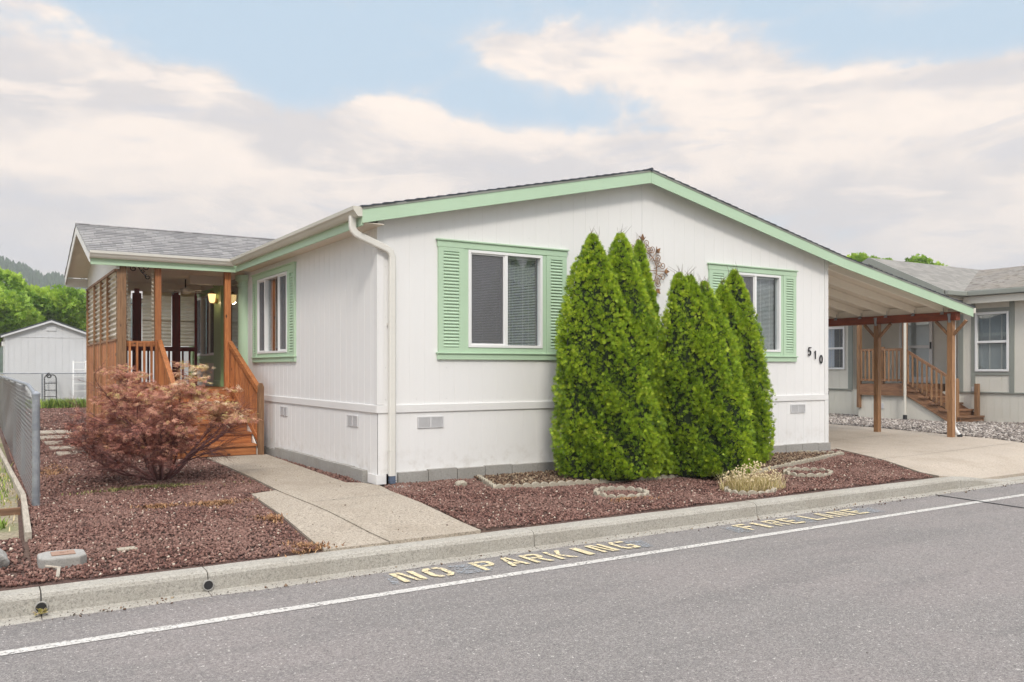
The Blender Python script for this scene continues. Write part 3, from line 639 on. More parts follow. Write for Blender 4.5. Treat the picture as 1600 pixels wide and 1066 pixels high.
# window builder -----------------------------------------------------
def window(ax, fixed, t0, t1, tz0, tz1, f0, f1, z0, z1, sashes, parent, trimmat, mats, cap=.09, sill=.085, shut=True, flip=False):
    P = (lambda u, d_, z: (u, fixed-d_, z)) if ax == 'y' else (lambda u, d_, z: (fixed-d_, u, z))
    e = bpy.data.objects.new('window', None); COL.objects.link(e); e.parent = parent; ORG[e.name] = ORG[parent.name]
    gx = trimmat
    b = MB(); b.box(P(t0-.012,0,tz1-cap), P(t1+.012,.032,tz1-.012)); b.box(P(t0-.03,0,tz1-.012), P(t1+.03,.05,tz1+.008)); b.build('head_trim', gx, e, .004)
    b = MB(); b.box(P(t0-.012,0,tz0), P(t1+.012,.030,tz0+sill-.012)); b.box(P(t0-.028,0,tz0+sill-.012), P(t1+.028,.048,tz0+sill+.006)); b.build('sill_trim', gx, e, .004)
    lo, hi = tz0+sill+.006, tz1-cap
    b = MB()
    if f0-t0 > .02:
        b.box(P(f0-.06 if shut else t0,0,lo), P(f0,.022,hi)); b.box(P(f1,0,lo), P(f1+.06 if shut else t1,.022,hi))
    b.box(P(f0,0,lo), P(f1,.02,z0)) if z0 > lo+.005 else None
    b.box(P(f0,0,z1), P(f1,.02,hi)) if z1 < hi-.005 else None
    if b.v: b.build('casing', gx, e, .002)
    if shut:
        for (a, c) in ((t0, f0-.062), (f1+.062, t1)):
            if c-a < .08: continue
            s = MB(); st = min(.07, (c-a)*.24)
            s.box(P(a,.0,lo), P(a+st,.028,hi)); s.box(P(c-st,.0,lo), P(c,.028,hi)); s.box(P(a+st,0,lo), P(c-st,.028,lo+.06)); s.box(P(a+st,0,hi-.05), P(c-st,.028,hi)); s.box(P(a+st,0,lo+.06), P(c-st,.006,hi-.05))
            z = lo+.065
            while z < hi-.085:
                q = [P(a+st,.008,z+.030), P(a+st,.012,z+.034), P(a+st,.027,z+.010), P(a+st,.023,z)]
                off = Vector(P(c-st,0,0))-Vector(P(a+st,0,0)); s.prism(q, off); z += .041
            s.build('shutter', trimmat, e, .0)
    fw = .035
    b = MB(); b.box(P(f0,-.06,z0), P(f0+fw,.030,z1)); b.box(P(f1-fw,-.06,z0), P(f1,.030,z1)); b.box(P(f0+fw,-.06,z0), P(f1-fw,.030,z0+fw)); b.box(P(f0+fw,-.06,z1-fw), P(f1-fw,.030,z1)); b.build('frame', M['vinyl'], e, .003)
    gi0, gi1 = f0+fw, f1-fw; us = [gi0 + s*(gi1-gi0) for s in sashes]
    b = MB()
    for u in us[1:-1]: b = MB(); b.box(P(u-.022,-.05,z0+fw), P(u+.022,.024,z1-fw)); b.build('mullion', M['vinyl'], e, .002)
    for i, (a, c) in enumerate(zip(us, us[1:])):
        a2 = a+(.022 if i else 0); c2 = c-(.022 if i < len(us)-2 else 0); k = mats[i]
        p = MB(); p.box(P(a2,-.030,z0+fw), P(c2,-.026,z1-fw)); p.build('pane', M['glass'], e)
        if 's' in k:
            p = MB(); o = .018
            p.box(P(a2,-.004,z0+fw), P(a2+o,.012,z1-fw)); p.box(P(c2-o,-.004,z0+fw), P(c2,.012,z1-fw)); p.box(P(a2+o,-.004,z0+fw), P(c2-o,.012,z0+fw+o)); p.box(P(a2+o,-.004,z1-fw-o), P(c2-o,.012,z1-fw)); p.build('sash', M['vinyl'], e)
            p = MB(); p.box(P(a2+o,0,z0+fw+o), P(c2-o,.002,z1-fw-o)); p.build('insect_screen', M['screen'], e)
        if 'b' in k:
            p = MB(); z = z0+fw+.01
            while z < z1-fw-.03:
                p.add([P(a2+.01,-.075,z), P(c2-.01,-.075,z), P(c2-.01,-.088,z+.013), P(a2+.01,-.088,z+.013)], [(0,1,2,3)]); z += .021
            p.box(P(a2+.01,-.07,z1-fw-.03), P(c2-.01,-.10,z1-fw))
            for q in (.25,.75): p.box(P(a2+(c2-a2)*q,-.071,z0+fw), P(a2+(c2-a2)*q+.003,-.073,z1-fw))
            p.build('blind', M['blind'], e)
        if 'c' in k:
            p = MB(); n_ = 26; zt_, zb_ = z1-fw-.01, (z1-.36 if 'v' in k else z0+.1)
            for j in range(n_):
                u, v2 = a2+(c2-a2)*j/n_, a2+(c2-a2)*(j+1)/n_; da, db = .13+.025*math.sin(j*1.9), .13+.025*math.sin((j+1)*1.9); w_ = .05*math.sin(j*.3)
                p.add([P(u,-da,zb_+w_), P(v2,-db,zb_+w_), P(v2,-db,zt_), P(u,-da,zt_)], [(0,1,2,3)])
            p.build('curtain', M['curtain'], e)
        if 'w' in k:
            p = MB(); p.box(P(a2+.005,-.05,z0+.06), P(c2-.005,-.052,z1-fw)); p.build('shade', M['blind'], e)
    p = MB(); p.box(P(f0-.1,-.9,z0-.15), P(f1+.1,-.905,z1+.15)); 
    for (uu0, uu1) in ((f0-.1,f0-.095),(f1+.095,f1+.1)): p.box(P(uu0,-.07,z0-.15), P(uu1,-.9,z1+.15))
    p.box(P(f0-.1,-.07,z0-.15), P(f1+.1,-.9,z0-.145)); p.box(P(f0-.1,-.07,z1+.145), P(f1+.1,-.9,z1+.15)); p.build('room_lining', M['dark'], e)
    return e
window('y', 0, .79,2.72, 1.50,2.98, 1.21,2.33, 1.655,2.88, (0,.5,1), house, M['greenx'], ('sb','bcv'))
window('y', 0, 5.37,7.32, 1.50,2.98, 5.80,6.95, 1.655,2.88, (0,.5,1), house, M['greenx'], ('sb','cb'))
window('x', 0, 3.05,5.32, 1.49,2.965, 3.42,5.03, 1.635,2.87, (0,.27,.75,1), house, M['greeny'], ('s','','s'))
# porch-side wall, windows, pilasters
b = MB(); z0_, z1_ = .95, 3.16
b.box((0,7.4,.9),(.02,8.1,z1_)); b.box((0,8.1,.9),(.02,9.85,1.66)); b.box((0,8.1,2.9),(.02,9.85,z1_)); b.box((0,9.85,.9),(.02,10.4,z1_))
b.build('wall', M['porchwhite'], house)
window('x', 0, 8.02,9.92, 1.50,2.98, 8.08,9.84, 1.655,2.90, (0,.28,.72,1), house, M['greend'], ('s','','s'), shut=False)
def pilaster(y0, y1, x1, m, z0=1.04, top=3.1, round_=False):
    b = MB()
    if round_:
        cy, r = (y0+y1)/2, (y1-y0)/2
        b.tube([(-.02,cy,z0),(-.02,cy,z0+.12),(-.02,cy,z0+.121),(-.02,cy,2.82),(-.02,cy,2.821),(-.02,cy,2.85),(-.02,cy,2.851),(-.02,cy,2.90),(-.02,cy,2.93),(-.02,cy,2.931),(-.02,cy,top)],
               [r*1.15,r*1.15,r,r*.95,r*1.12,r*1.12,r*.96,r*1.02,r*1.2,r*1.35,r*1.35], 20)
    else:
        b.box((-.06,y0,z0),(0,y1,top)); b.box((-.075,y0-.02,top-.10),(-.06,y1+.02,top)); b.box((-.07,y0-.01,z0),(-.06,y1+.01,z0+.12))
    b.build('pilaster', m, house, 0 if round_ else .004)
pilaster(5.72,5.96,0,M['green'],.90,3.02,True); pilaster(7.42,8.0,0,M['greend']); pilaster(9.96,10.3,0,M['greend'])
# door alcove
b = MB(); b.box((0,YW,.9),(.12,6.04,3.16)); b.box((0,7.36,.9),(.12,7.42,3.16)); b.box((.0,6.04,3.04),(.12,7.36,3.16)); b.box((0,6.04,.9),(.12,7.36,1.06)); b.build('door_surround', M['porchwhite'], house)
e = bpy.data.objects.new('door', None); COL.objects.link(e); e.parent = house; ORG[e.name] = ORG[house.name]
b = MB(); b.box((.02,6.04,1.06),(.06,6.12,3.04)); b.box((.02,7.28,1.06),(.06,7.36,3.04)); b.box((.02,6.12,2.94),(.06,7.28,3.04)); b.box((.02,6.12,1.06),(.06,7.28,1.22)); b.build('frame', M['ntrim'], e, .004)
b = MB(); b.box((.036,6.12,1.22),(.042,7.28,2.94)); b.build('pane', M['glass'], e)
b = MB(); b.box((.09,6.04,1.06),(.12,7.36,3.04)); b.build('inner_leaf', mat('dark_door', Base_Color=(.07,.035,.02), Roughness=.5), e)
b = MB(); b.tube([(.02,6.2,1.98),(-.03,6.2,1.98),(-.03,6.2,2.1)], .009, 6); b.build('handle', M['brass'], e)
# roof ---------------------------------------------------------------
def slab(xa, xb, y0, y1, th, za=0):  # follows the roof line between xa, xb
    b = MB(); xs_ = sorted({xa, xb} | {q for q in (XR, 8.3) if xa < q < xb}); 
    poly = [(q, y0, roofz(q)+za) for q in xs_] + [(q, y0, roofz(q)+za+th) for q in xs_[::-1]]
    for i in range(len(xs_)-1):
        p, q = xs_[i], xs_[i+1]
        b.prism([(p,y0,roofz(p)+za),(q,y0,roofz(q)+za),(q,y0,roofz(q)+za+th),(p,y0,roofz(p)+za+th)], (0,y1-y0,0))
    return b
YF = -.204
b = slab(XL+.01, 8.3, YF+.018, LEN+.2, .012, 0); b.build('soffit', M['soffit'], house)
b = MB()
# shingle courses as thin overlapping strips so the rake shows stepped edges
def courses(xa, xb, sgn, y0, y1):
    n_ = max(1, int(abs(xb-xa)/.14)); st = (xb-xa)/n_
    for i in range(n_):
        lo_, hi_ = xa+i*st, xa+(i+1)*st
        p, q = lo_, hi_ + .02*(1 if st > 0 else -1)
        q = min(q, XR) if st > 0 else max(q, XR); jy = random.uniform(-.006,.006)
        b.prism([(p,y0+jy,roofz(p)+.014),(q,y0+jy,roofz(q)+.013),(q,y0+jy,roofz(q)+.020),(p,y0+jy,roofz(p)+.034)], (0,y1-y0,0))
courses(XL-.02, XR, 1, YF-.016, LEN+.22); courses(12.17, XR, -1, YF-.016, 8.0)
b.tube([(XR,YF-.02,ZR+.018),(XR,LEN+.2,ZR+.018)], .028, 6)
rf = b.build('roof', M['shy'], house)
def fascia(xa, xb, m, y=YF, nm='barge_board', t=.018, dp=.182):
    b = MB(); b.prism([(xa,y,roofz(xa)-dp+.012),(xb,y,roofz(xb)-dp+.012),(xb,y,roofz(xb)+.010),(xa,y,roofz(xa)+.010)], (0,t,0)); return b.build(nm, m, house, .003)
fascia(XL, XR-.002, M['greenx']); fascia(XR+.002, 8.3, M['greenx']); fascia(8.3, 12.15, M['greenx'])
b = MB()
for xa, xb in ((XL,XR),(XR,8.3),(8.3,12.15)): b.prism([(xa,YF-.008,roofz(xa)-.012),(xb,YF-.008,roofz(xb)-.012),(xb,YF-.008,roofz(xb)+.013),(xa,YF-.008,roofz(xa)+.013)], (0,.03,0))
b.build('drip_edge', M['ntrim'], house)
# left eave: fascia, flat soffit, gutter
YE = 5.50; ZG = 3.235
b = MB(); b.box((XL,YF+.02,3.03),(XL+.02,YE+.02,3.215)); b.build('fascia', M['greeny'], house, .003)
b = MB(); b.box((XL+.02,YF+.02,3.06),(0,YE,3.07)); b.build('soffit', M['soffit'], house)
def gutter_prof(): return [(0,0),(-.055,0),(-.075,.022),(-.092,.050),(-.110,.070),(-.115,.110),(-.110,.110),(-.103,.072),(-.086,.054),(-.068,.026),(-.05,.006),(-.006,.006),(-.006,.110),(0,.110)]
b = MB(); b.prism([(XL-.001+u, YF+.0, ZG-.105+v) for u, v in gutter_prof()], (0,YE-.12-YF,0)); b.prism([(XL-.001+u, YF-.003, ZG-.105+v) for u, v in [(0,0),(-.055,0),(-.092,.050),(-.110,.070),(-.115,.110),(0,.110)]], (0,.004,0)); b.build('gutter', M['guttery'], house)
# downspout
def rect_tube(pts, w, h, m, parent, name='downspout', ups=None, ribs=True):
    b = MB()
    for i, (p, q) in enumerate(zip(pts, pts[1:])): b.bar(p, q, w, h, up=(0,-1,0) if abs((Vector(q)-Vector(p)).y) < .05 else (0,0,1))
    return b.build(name, m, parent, .006)
pts = [Vector(p) for p in ((XL-.06,-.05,3.15),(XL-.06,-.05,3.02))]
mid = [Vector((XL-.06,-.05,3.02)), Vector((XL-.05,-.052,2.985)), Vector((XL-.02,-.056,2.95)), Vector((XL+.03,-.06,2.925)), Vector((.09,-.064,2.80)), Vector((.135,-.064,2.765)), Vector((.155,-.064,2.71)), Vector((.155,-.064,.12))]
allp = pts[:1] + mid
b = MB(); b.tube(allp, .043, 4, cap=True)
b2 = MB()
vs = []; K = len(allp); up = Vector((0,1,0)); rings = []
for i, p in enumerate(allp):
    t = (allp[min(i+1,K-1)]-allp[max(i-1,0)]).normalized(); a_ = up; sd = t.cross(a_).normalized()
    vs += [p+sd*.040*sx_+a_*.028*sy_ for sx_, sy_ in ((-1,-.7),(-.7,-1),(.7,-1),(1,-.7),(1,.7),(.7,1),(-.7,1),(-1,.7))]
fs = []
for i in range(K-1): fs += [(i*8+k, i*8+(k+1) % 8, (i+1)*8+(k+1) % 8, (i+1)*8+k) for k in range(8)]
fs += [tuple(range(8)), tuple(range((K-1)*8, K*8))]
b2.add(vs, fs); b2.box((.105,-.095,.42),(.205,-.034,.424)); b2.box((.11,-.034,1.9),(.20,-.012,1.93)); dn = b2.build('downspout', M['gutter'], house)
b = MB(); b.box((.125,-.088,.03),(.19,-.03,.118)); b.box((.118,-.093,.06),(.197,-.03,.068)); b.build('drain_boot', M['bluegrey'], dn)
b = MB(); b.box((.08,-.30,-.03),(.32,-.07,.015)); tag(b.build('splash_block', M['foundation'], None, .006), 'flat grey concrete pad under the white downspout at the house corner', 'splash block')
# carport -------------------------------------------------------------
b = slab(8.16, 12.12, YF+.02, 8.0, .014, -.002); b.build('roof_sheathing', M['soffit'], house)
XB = 11.78
for i in range(13):
    y = YF+.34+i*.60
    q = MB(); dp = .14
    q.prism([(8.14,y,roofz(8.14)-.005-dp),(8.3,y,roofz(8.3)-.004-dp),(11.86,y,roofz(11.86)-.004-dp),(11.86,y,roofz(11.86)-.004),(8.3,y,roofz(8.3)-.004),(8.14,y,roofz(8.14)-.005)], (0,.04,0)); rr = q.build('rafter', M['soffity'], house, .002)
    q = MB(); q.box((XB-.075,y-.008,roofz(XB)-.16),(XB-.068,y+.048,roofz(XB)-.06)); q.box((XB-.10,y-.010,roofz(XB)-.185),(XB-.068,y+.05,roofz(XB)-.165)); q.build('bracket', M['metal'], rr)
ZBt = roofz(XB)-.146
b = MB(); 
for i in range(12):
    y = YF+.385+i*.60; b.box((XB-.02,y,ZBt),(XB+.02,y+.55,roofz(XB)-.02))
b.build('blocking', M['soffity'], house)
b = MB(); b.box((XB-.065,-.12,ZBt-.16),(XB+.065,8.0,ZBt)); b.build('carport_beam', M['beam'], house, .004)
b = MB(); b.box((8.14,YF+.02,roofz(8.14)-.16),(8.19,8.0,roofz(8.14)-.02)); b.build('ledger', M['soffity'], house)
for y in (0.02, 1.6, 4.4, 7.2):
    q = MB(); q.box((XB-.052,y-.052,.06),(XB+.052,y+.052,ZBt-.16)); p_ = q.build('carport_post', M['oldwood'], house, .004)
    for s in (-1, 1):
        q = MB(); q.bar((XB,y+s*.04,ZBt-.44),(XB,y+s*.30,ZBt-.17), .04, .07, up=(1,0,0)); q.build('knee_brace', M['oldwood'], p_, .003)
    q = MB(); q.tube([(XB-.055,y,ZBt-.20),(XB-.056,y,ZBt-.10),(XB-.068,y,ZBt-.03)], [.025,.03,.035], 8); q.build('bracket', M['metal'], p_)
b = MB(); b.tube([(XB+.10,.03,2.35),(XB+.10,.03,.30),(XB+.12,.0,.20),(XB+.15,-.05,.12)], .036, 10); q = b.build('downspout', M['white'], house)
b = MB(); b.tube([(XB+.15,-.05,.13),(XB+.17,-.07,.05)], .045, 10); b.build('drain_boot', M['black'], q)
# carport outer gutter
b = MB(); b.box((12.15,YF,roofz(12.15)-.10),(12.24,8.0,roofz(12.15)+.0)); b.build('gutter', M['guttery'], house, .01)

# numbers 5 1 0 --------------------------------------------------------
def stroke(pts, w, x, z, s, name):
    b = MB(); P2 = [Vector((x+u*s, -.02, z+v*s)) for u, v in pts]
    for p, q in zip(P2, P2[1:]):
        d_ = (q-p).normalized(); b.bar(p-d_*w*.35, q+d_*w*.35, w, .012, up=(0,-1,0))
    return b.build(name, M['black'], house)
arc = lambda cx, cz, rx, rz, a0, a1, n_=12: [(cx+rx*math.cos(R(a0+(a1-a0)*i/n_)), cz+rz*math.sin(R(a0+(a1-a0)*i/n_))) for i in range(n_+1)]
stroke([(.28,.5),(-.12,.5),(-.2,.08)] + arc(-.02,-.2,.26,.28,115,-140), .017, 7.655,1.672,.125,'house_number')['label'] = 'black digit 5 on the white gable wall'
stroke([(-.12,.34),(.02,.5),(.02,-.5)], .017, 7.80,1.615,.125,'house_number')['label'] = 'black digit 1 on the white gable wall'
stroke(arc(0,0,.24,.5,0,360,20), .017, 7.945,1.545,.125,'house_number')['label'] = 'black digit 0 on the white gable wall'

# ================================================================== PORCH (part of the home)
PX0, PXB, PYR, PZR, PYB = -2.52, -2.10, 7.6, 3.93, 9.78          # barge x, wall x, ridge y/z, back eave y
PZE = 3.215
def pz(y): return PZE + (y-YE)*(PZR-PZE)/(PYR-YE) if y <= PYR else PZR - (y-PYR)*(PZR-PZE)/(PYB+.1-PYR)
b = MB()
n_ = 15
for side in (0, 1):
    ya, yb = (YE-.03, PYR) if side == 0 else (PYB+.13, PYR)
    st = (yb-ya)/n_
    for i in range(n_):
        p, q = ya+i*st, ya+(i+1)*st+.015*(1 if st > 0 else -1)*(i < n_-1)
        j = random.uniform(-.004,.004)
        b.prism([(PX0-.012+j,p,pz(p)+.014),(PX0-.012+j,q,pz(q)+.013),(PX0-.012+j,q,pz(q)+.020),(PX0-.012+j,p,pz(p)+.032)], (3.9 if side == 0 else 3.9,0,0))
b.build('porch_roof', M['shx'], house)
b = MB(); b.tube([(PX0-.012,PYR,PZR+.02),(1.3,PYR,PZR+.02)], .03, 6); b.build('ridge_cap', M['shx'], house)
b = MB()
for ya, yb in ((YE,PYR),(PYR,PYB+.1)): b.prism([(PX0+.02,ya,pz(ya)),(PX0+.02,yb,pz(yb)),(PX0+.02,yb,pz(yb)+.012),(PX0+.02,ya,pz(ya)+.012)], (2.6,0,0))
b.build('porch_soffit', M['soffit'], house)
for ya, yb in ((YE,PYR-.001),(PYR+.001,PYB+.1)):
    b = MB(); b.prism([(PX0,ya,pz(ya)-.15),(PX0,yb,pz(yb)-.15),(PX0,yb,pz(yb)+.008),(PX0,ya,pz(ya)+.008)], (.018,0,0)); b.build('barge_board', M['white'], house, .003)
# gable wall above screen
b = MB(); b.prism([(PXB-.02,YE+.1,2.99),(PXB-.02,PYB,2.99),(PXB-.02,PYB,pz(PYB)),(PXB-.02,PYR,PZR),(PXB-.02,YE+.1,pz(YE+.1))], (.05,0,0)); b.build('gable_wall', M['white'], house)
b = MB(); b.box((PXB-.05,YE+.1,2.95),(PXB+.0,PYB,2.99)); b.build('trim', M['oldwoody'], house)
# front fascia and gutter
b = MB(); b.box((PX0+.02,YE,3.03),(XL,YE+.02,3.215)); b.build('fascia', M['greenx'], house, .003)
b = MB(); b.prism([(PX0+.0, YE-.001+u, ZG-.105+v) for u, v in gutter_prof()], (XL-PX0-.03,0,0)); b.build('gutter', M['gutter'], house)
b = MB(); b.box((PX0+.02,PYB+.08,3.03),(0,PYB+.1,3.2)); b.build('fascia', M['white'], house)
# ceiling
b = MB(); b.box((PXB+.03,YE+.03,3.14),(-.0,PYB,3.15)); b.build('porch_ceiling', M['porchwhite'], house)
for bb in (((PXB+.03,PYB-.35,2.97),(0,PYB-.31,3.14)), ((-.62,7.4,2.98),(-.02,7.5,3.14))): b = MB(); b.box(*bb); b.build('ceiling_beam', M['porchwhite'], house)
# deck
DZ = 1.04
b = MB(); y = YE+.12
while y < PYB-.02: b.box((PXB+.02,y,DZ-.035),(-.03,y+.132,DZ)); y += .14
b.build('deck_floor', M['cedarx'], house, .003)
b = MB(); b.box((PXB+.05,YE+.12,.80),(-.03,YE+.16,DZ-.037)); b.box((PXB+.06,YE+.16,.80),(PXB+.10,PYB,DZ-.037)); b.build('deck_rim', M['cedarx'], house)
b = MB(); b.box((PXB+.07,YE+.2,-.1),(-1.5,YE+.22,.80)); b.build('porch_skirting', M['cedar'], house)
PY = YE+.17
for x, sz, mm in ((PXB+.065,.135,'oldwood'),(-1.48,.095,'cedar'),(-.36,.10,'cedar')):
    q = MB(); q.box((x-sz/2,PY-sz/2,0 if x < -1.9 else .2),(x+sz/2,PY+sz/2,3.14)); q.build('porch_post', M[mm], house, .004)
# corrugated edge strips beside posts
def corr_strip(x0, x1, y0, y1, z0, z1, per=.067, amp=.011, vertical_axis='z', m='corr', name='screen_panel', parent=house, along='y', fx=None):
    n_ = int((z1-z0)/per*8); b = MB(); vs = []; fs = []
    for i in range(n_+1):
        z = z0+(z1-z0)*i/n_; o = amp*math.sin(z/per*6.2832)
        if along == 'y': vs += [(fx+o,y0,z),(fx+o,y1,z)]
        else: vs += [(x0,fx+o,z),(x1,fx+o,z)]
    for i in range(n_): fs.append((2*i,2*i+1,2*i+3,2*i+2))
    b.add(vs, fs); o = b.build(name, M[m], parent, smooth=True); 
    if m != 'ivory': md = o.modifiers.new('thick', 'SOLIDIFY'); md.thickness = .003
    return o
ys = [PY-.02, 6.62, 7.55, 8.55, PYB-.02]
for a, c in zip(ys, ys[1:]):
    corr_strip(0,0,a+.05,c-.02,1.84,2.95, per=.085, amp=.016, fx=PXB-.005)
for y in ys[1:]:
    q = MB(); q.box((PXB-.045,y-.02,.05),(PXB+.06,y+.02,2.95)); q.build('screen_post', M['oldwood'], house, .003)
b = MB(); y = PY+.06
while y < PYB-.05: b.box((PXB-.012,y,.06),(PXB+.008,y+.085,1.85)); y += .089
b.build('board_panel', M['cedar'], house)
b = MB(); b.box((PXB-.03,PY,1.84),(PXB-.012,PYB,1.875)); b.build('rail', M['oldwoody'], house)
for x0 in (PXB+.155, -1.48-.075):
    corr_strip(x0-.02,x0+.012,0,0,1.84,3.02, per=.067, amp=.02, along='x', fx=PY+.02, m='ivory', name='screen_edge')
# front railing between post 1 and 2
def railing(p0, p1, z0, z1, n_, m1, m2, w=.035):
    e = bpy.data.objects.new('railing', None); COL.objects.link(e); e.parent = house; ORG[e.name] = ORG[house.name]
    q = MB(); q.bar((*p0,z1-.045),(*p1,z1-.045), .04, .09); q.build('top_rail', m1, e, .004)
    q = MB(); q.bar((*p0,z0),(*p1,z0), .04, .07); q.build('bottom_rail', m1, e, .004)
    for i in range(n_):
        t = (i+.5)/n_; x, y = p0[0]+(p1[0]-p0[0])*t, p0[1]+(p1[1]-p0[1])*t
        q = MB(); q.box((x-w/2,y-.035-.02,z0-.05),(x+w/2,y-.02,z1-.01)); q.build('baluster', m2, e, .003)
    return e
railing((PXB+.13,PY),(-1.53,PY),1.13,1.84,4,M['cedarx'],M['cedar'])
# back screen: ivory panels, dark red posts and rail
YBK = PYB-.30
for a, c in ((PXB+.05,-1.36),(-1.14,-.58),(-.40,-.08)):
    corr_strip(a,c,0,0,1.86,2.93, per=.075, amp=.010, along='x', fx=YBK, m='ivory')
    q = MB(); q.box((a,YBK-.03,2.90),(c,YBK-.012,2.97)); q.box((a,YBK-.03,2.36),(c,YBK-.016,2.385)); q.build('trim', M['ivory'], house)
e = bpy.data.objects.new('railing', None); COL.objects.link(e); e.parent = house; ORG[e.name] = ORG[house.name]; e['label'] = 'dark red stained back railing of the porch'
for x, w_ in ((-1.25,.17),(-.49,.16),(-.10,.05)):
    q = MB(); q.box((x-w_/2,YBK-.06,DZ),(x+w_/2,YBK-.02,2.93)); q.box((x-w_*.28,YBK-.06,2.93),(x+w_*.28,YBK-.02,3.02)); q.build('post', M['darkred'], e)
q = MB(); q.box((PXB+.05,YBK-.07,1.75),(-.07,YBK-.01,1.84)); q.build('top_rail', M['darkred'], e)
for i in range(15):
    x = PXB+.12+i*.135
    if abs(x+1.25) < .1 or abs(x+.49) < .1: continue
    q = MB(); q.box((x-.018,YBK-.055,DZ),(x+.018,YBK-.02,1.75)); q.build('baluster', M['darkred'], e)
# stairs -------------------------------------------------------------
e = bpy.data.objects.new('stairs', None); COL.objects.link(e); e.parent = house; ORG[e.name] = ORG[house.name]
SX0, SX1, NR = -1.42, -.26, 6; rise = (DZ-.03)/NR; run = .275; SY = YE+.12-(NR-1)*run
for i in range(NR):
    z = .03+i*rise; y = SY+i*run
    q = MB(); q.box((SX0,y-(.004 if i == NR-1 else 0),z),(SX1,y+.022-(.024 if i == NR-1 else 0),z+rise-.036)); q.build('riser', M['cedarx'], e, .002)
    if i < NR-1: q = MB(); q.box((SX0-.01,y-.028,z+rise-.036),(SX1+.01,y+run+.0,z+rise)); q.build('tread', M['oldwoodx'] if False else M['cedarx'], e, .006)
for x in (SX0-.03, SX1+.012):
    q = MB(); q.prism([(x,SY,.03),(x,SY+.3,.03),(x,YE+.12,.78),(x,YE+.12,DZ-.04),(x,SY+(NR-1)*run-.05,DZ-.04),(x,SY,.12)], (.018,0,0)); q.build('stringer', M['porchwhite'] if x > -1 else M['cedary'], e)
for x in (-.195, -1.46):
    q = MB(); q.prism([(x-.045,SY-.06,.02),(x+.045,SY-.06,.02),(x+.045,SY-.06,1.10),(x+.02,SY-.06,1.16),(x-.02,SY-.06,1.16),(x-.045,SY-.06,1.10)], (0,.09,0)); q.build('newel_post', M['oldwood'] if x > -1 else M['cedar'], house, .005)
    e2 = bpy.data.objects.new('railing', None); COL.objects.link(e2); e2.parent = house; ORG[e2.name] = ORG[house.name]
    xt = -.33 if x > -1 else -1.46
    A1, B1 = Vector((x-.01,SY+.0,1.04)), Vector((xt,PY-.02,1.83)); A0, B0 = Vector((x-.01,SY,.24)), Vector((xt,PY-.0,1.13))
    q = MB(); q.bar(A1, B1, .075, .085, up=(0,0,1)); q.build('handrail', M['cedary'], e2, .005)
    q = MB(); q.bar(A0, B0, .05, .085, up=(0,0,1)); q.build('bottom_rail', M['cedary'], e2, .005)
    for i in range(17):
        t = (i+.6)/17.3; p = A0.lerp(B0, t); r2 = A1.lerp(B1, t)
        q = MB(); q.box((p.x-.014,p.y-.016,p.z-.02),(p.x+.014,p.y+.016,r2.z)); q.build('baluster', M['cedar'], e2, .002)

# wall lantern, hanging scroll, porch light ---------------------------------
t = thing('wall_lantern', 'small lit brass lantern on the green pilaster by the front door', 'lantern', (-.075,7.70,2.75))
b = MB(); b.tube([(-.061,7.7,2.70),(-.085,7.7,2.70)], .05, 12); b.tube([(-.08,7.7,2.70),(-.12,7.7,2.64),(-.16,7.7,2.66)], .008, 6); b.build('bracket', M['brass'], t)
b = MB(); b.tube([(-.16,7.7,2.66),(-.16,7.7,2.69),(-.16,7.7,2.83)], [.03,.055,.075], 8); b.build('shade', M['lampglass'], t)
pl = bpy.data.lights.new('lantern_light', 'POINT'); pl.energy = 24; pl.color = (1,.72,.42); pl.shadow_soft_size = .05
po = bpy.data.objects.new('lantern_light', pl); COL.objects.link(po); po.location = (-.09,0,-.05); po.parent = t
b = MB(); b.tube([(-.16,7.7,2.83),(-.16,7.7,2.86),(-.16,7.7,2.90)], [.085,.05,.01], 8); b.build('cap', M['brass'], t)
def scrollpts(cx, cz, r0, turns, a0, y, dirn=1, n_=26):
    return [(cx+r0*(1-.8*i/n_)*math.cos(a0+dirn*turns*6.2832*i/n_), y, cz+r0*(1-.8*i/n_)*math.sin(a0+dirn*turns*6.2832*i/n_)) for i in range(n_+1)]
t = thing('iron_scroll', 'small black wrought iron scroll hanging under the porch eave', 'ornament', (-1.72,5.75,2.95))
b = MB()
b.tube([(-1.85,5.75,3.14),(-1.78,5.75,3.08),(-1.72,5.75,2.98),(-1.64,5.75,2.90)], .009, 6)
for c in ((-1.84,3.03,.05,2.6,1),(-1.66,3.06,.05,.4,-1),(-1.76,3.08,.035,0,1),(-1.62,2.90,.045,2.0,1),(-1.70,3.0,.03,0,-1)): b.tube(scrollpts(c[0],c[1],c[2],1.1,c[3],5.75,c[4]), .008, 6)
b.build('scrollwork', M['iron'], t)
t = thing('ceiling_fan', 'white ceiling fan with lamp hanging under the back of the porch roof', 'ceiling fan', (-.55,8.2,2.85))
b = MB(); b.tube([(-.55,8.2,3.14),(-.55,8.2,2.97)], .012, 8); b.build('rod', M['black'], t)
b = MB(); b.tube([(-.55,8.2,2.975),(-.55,8.2,2.95),(-.55,8.2,2.88),(-.55,8.2,2.85)], [.03,.10,.10,.05], 12); b.build('motor', M['white'], t)
for i in range(4):
    a_ = .5+i*1.5708; q = MB(); q.bar((-.55+.1*math.cos(a_),8.2+.1*math.sin(a_),2.90),(-.55+.42*math.cos(a_),8.2+.42*math.sin(a_),2.90), .09, .008); q.build('blade', M['white'], t)

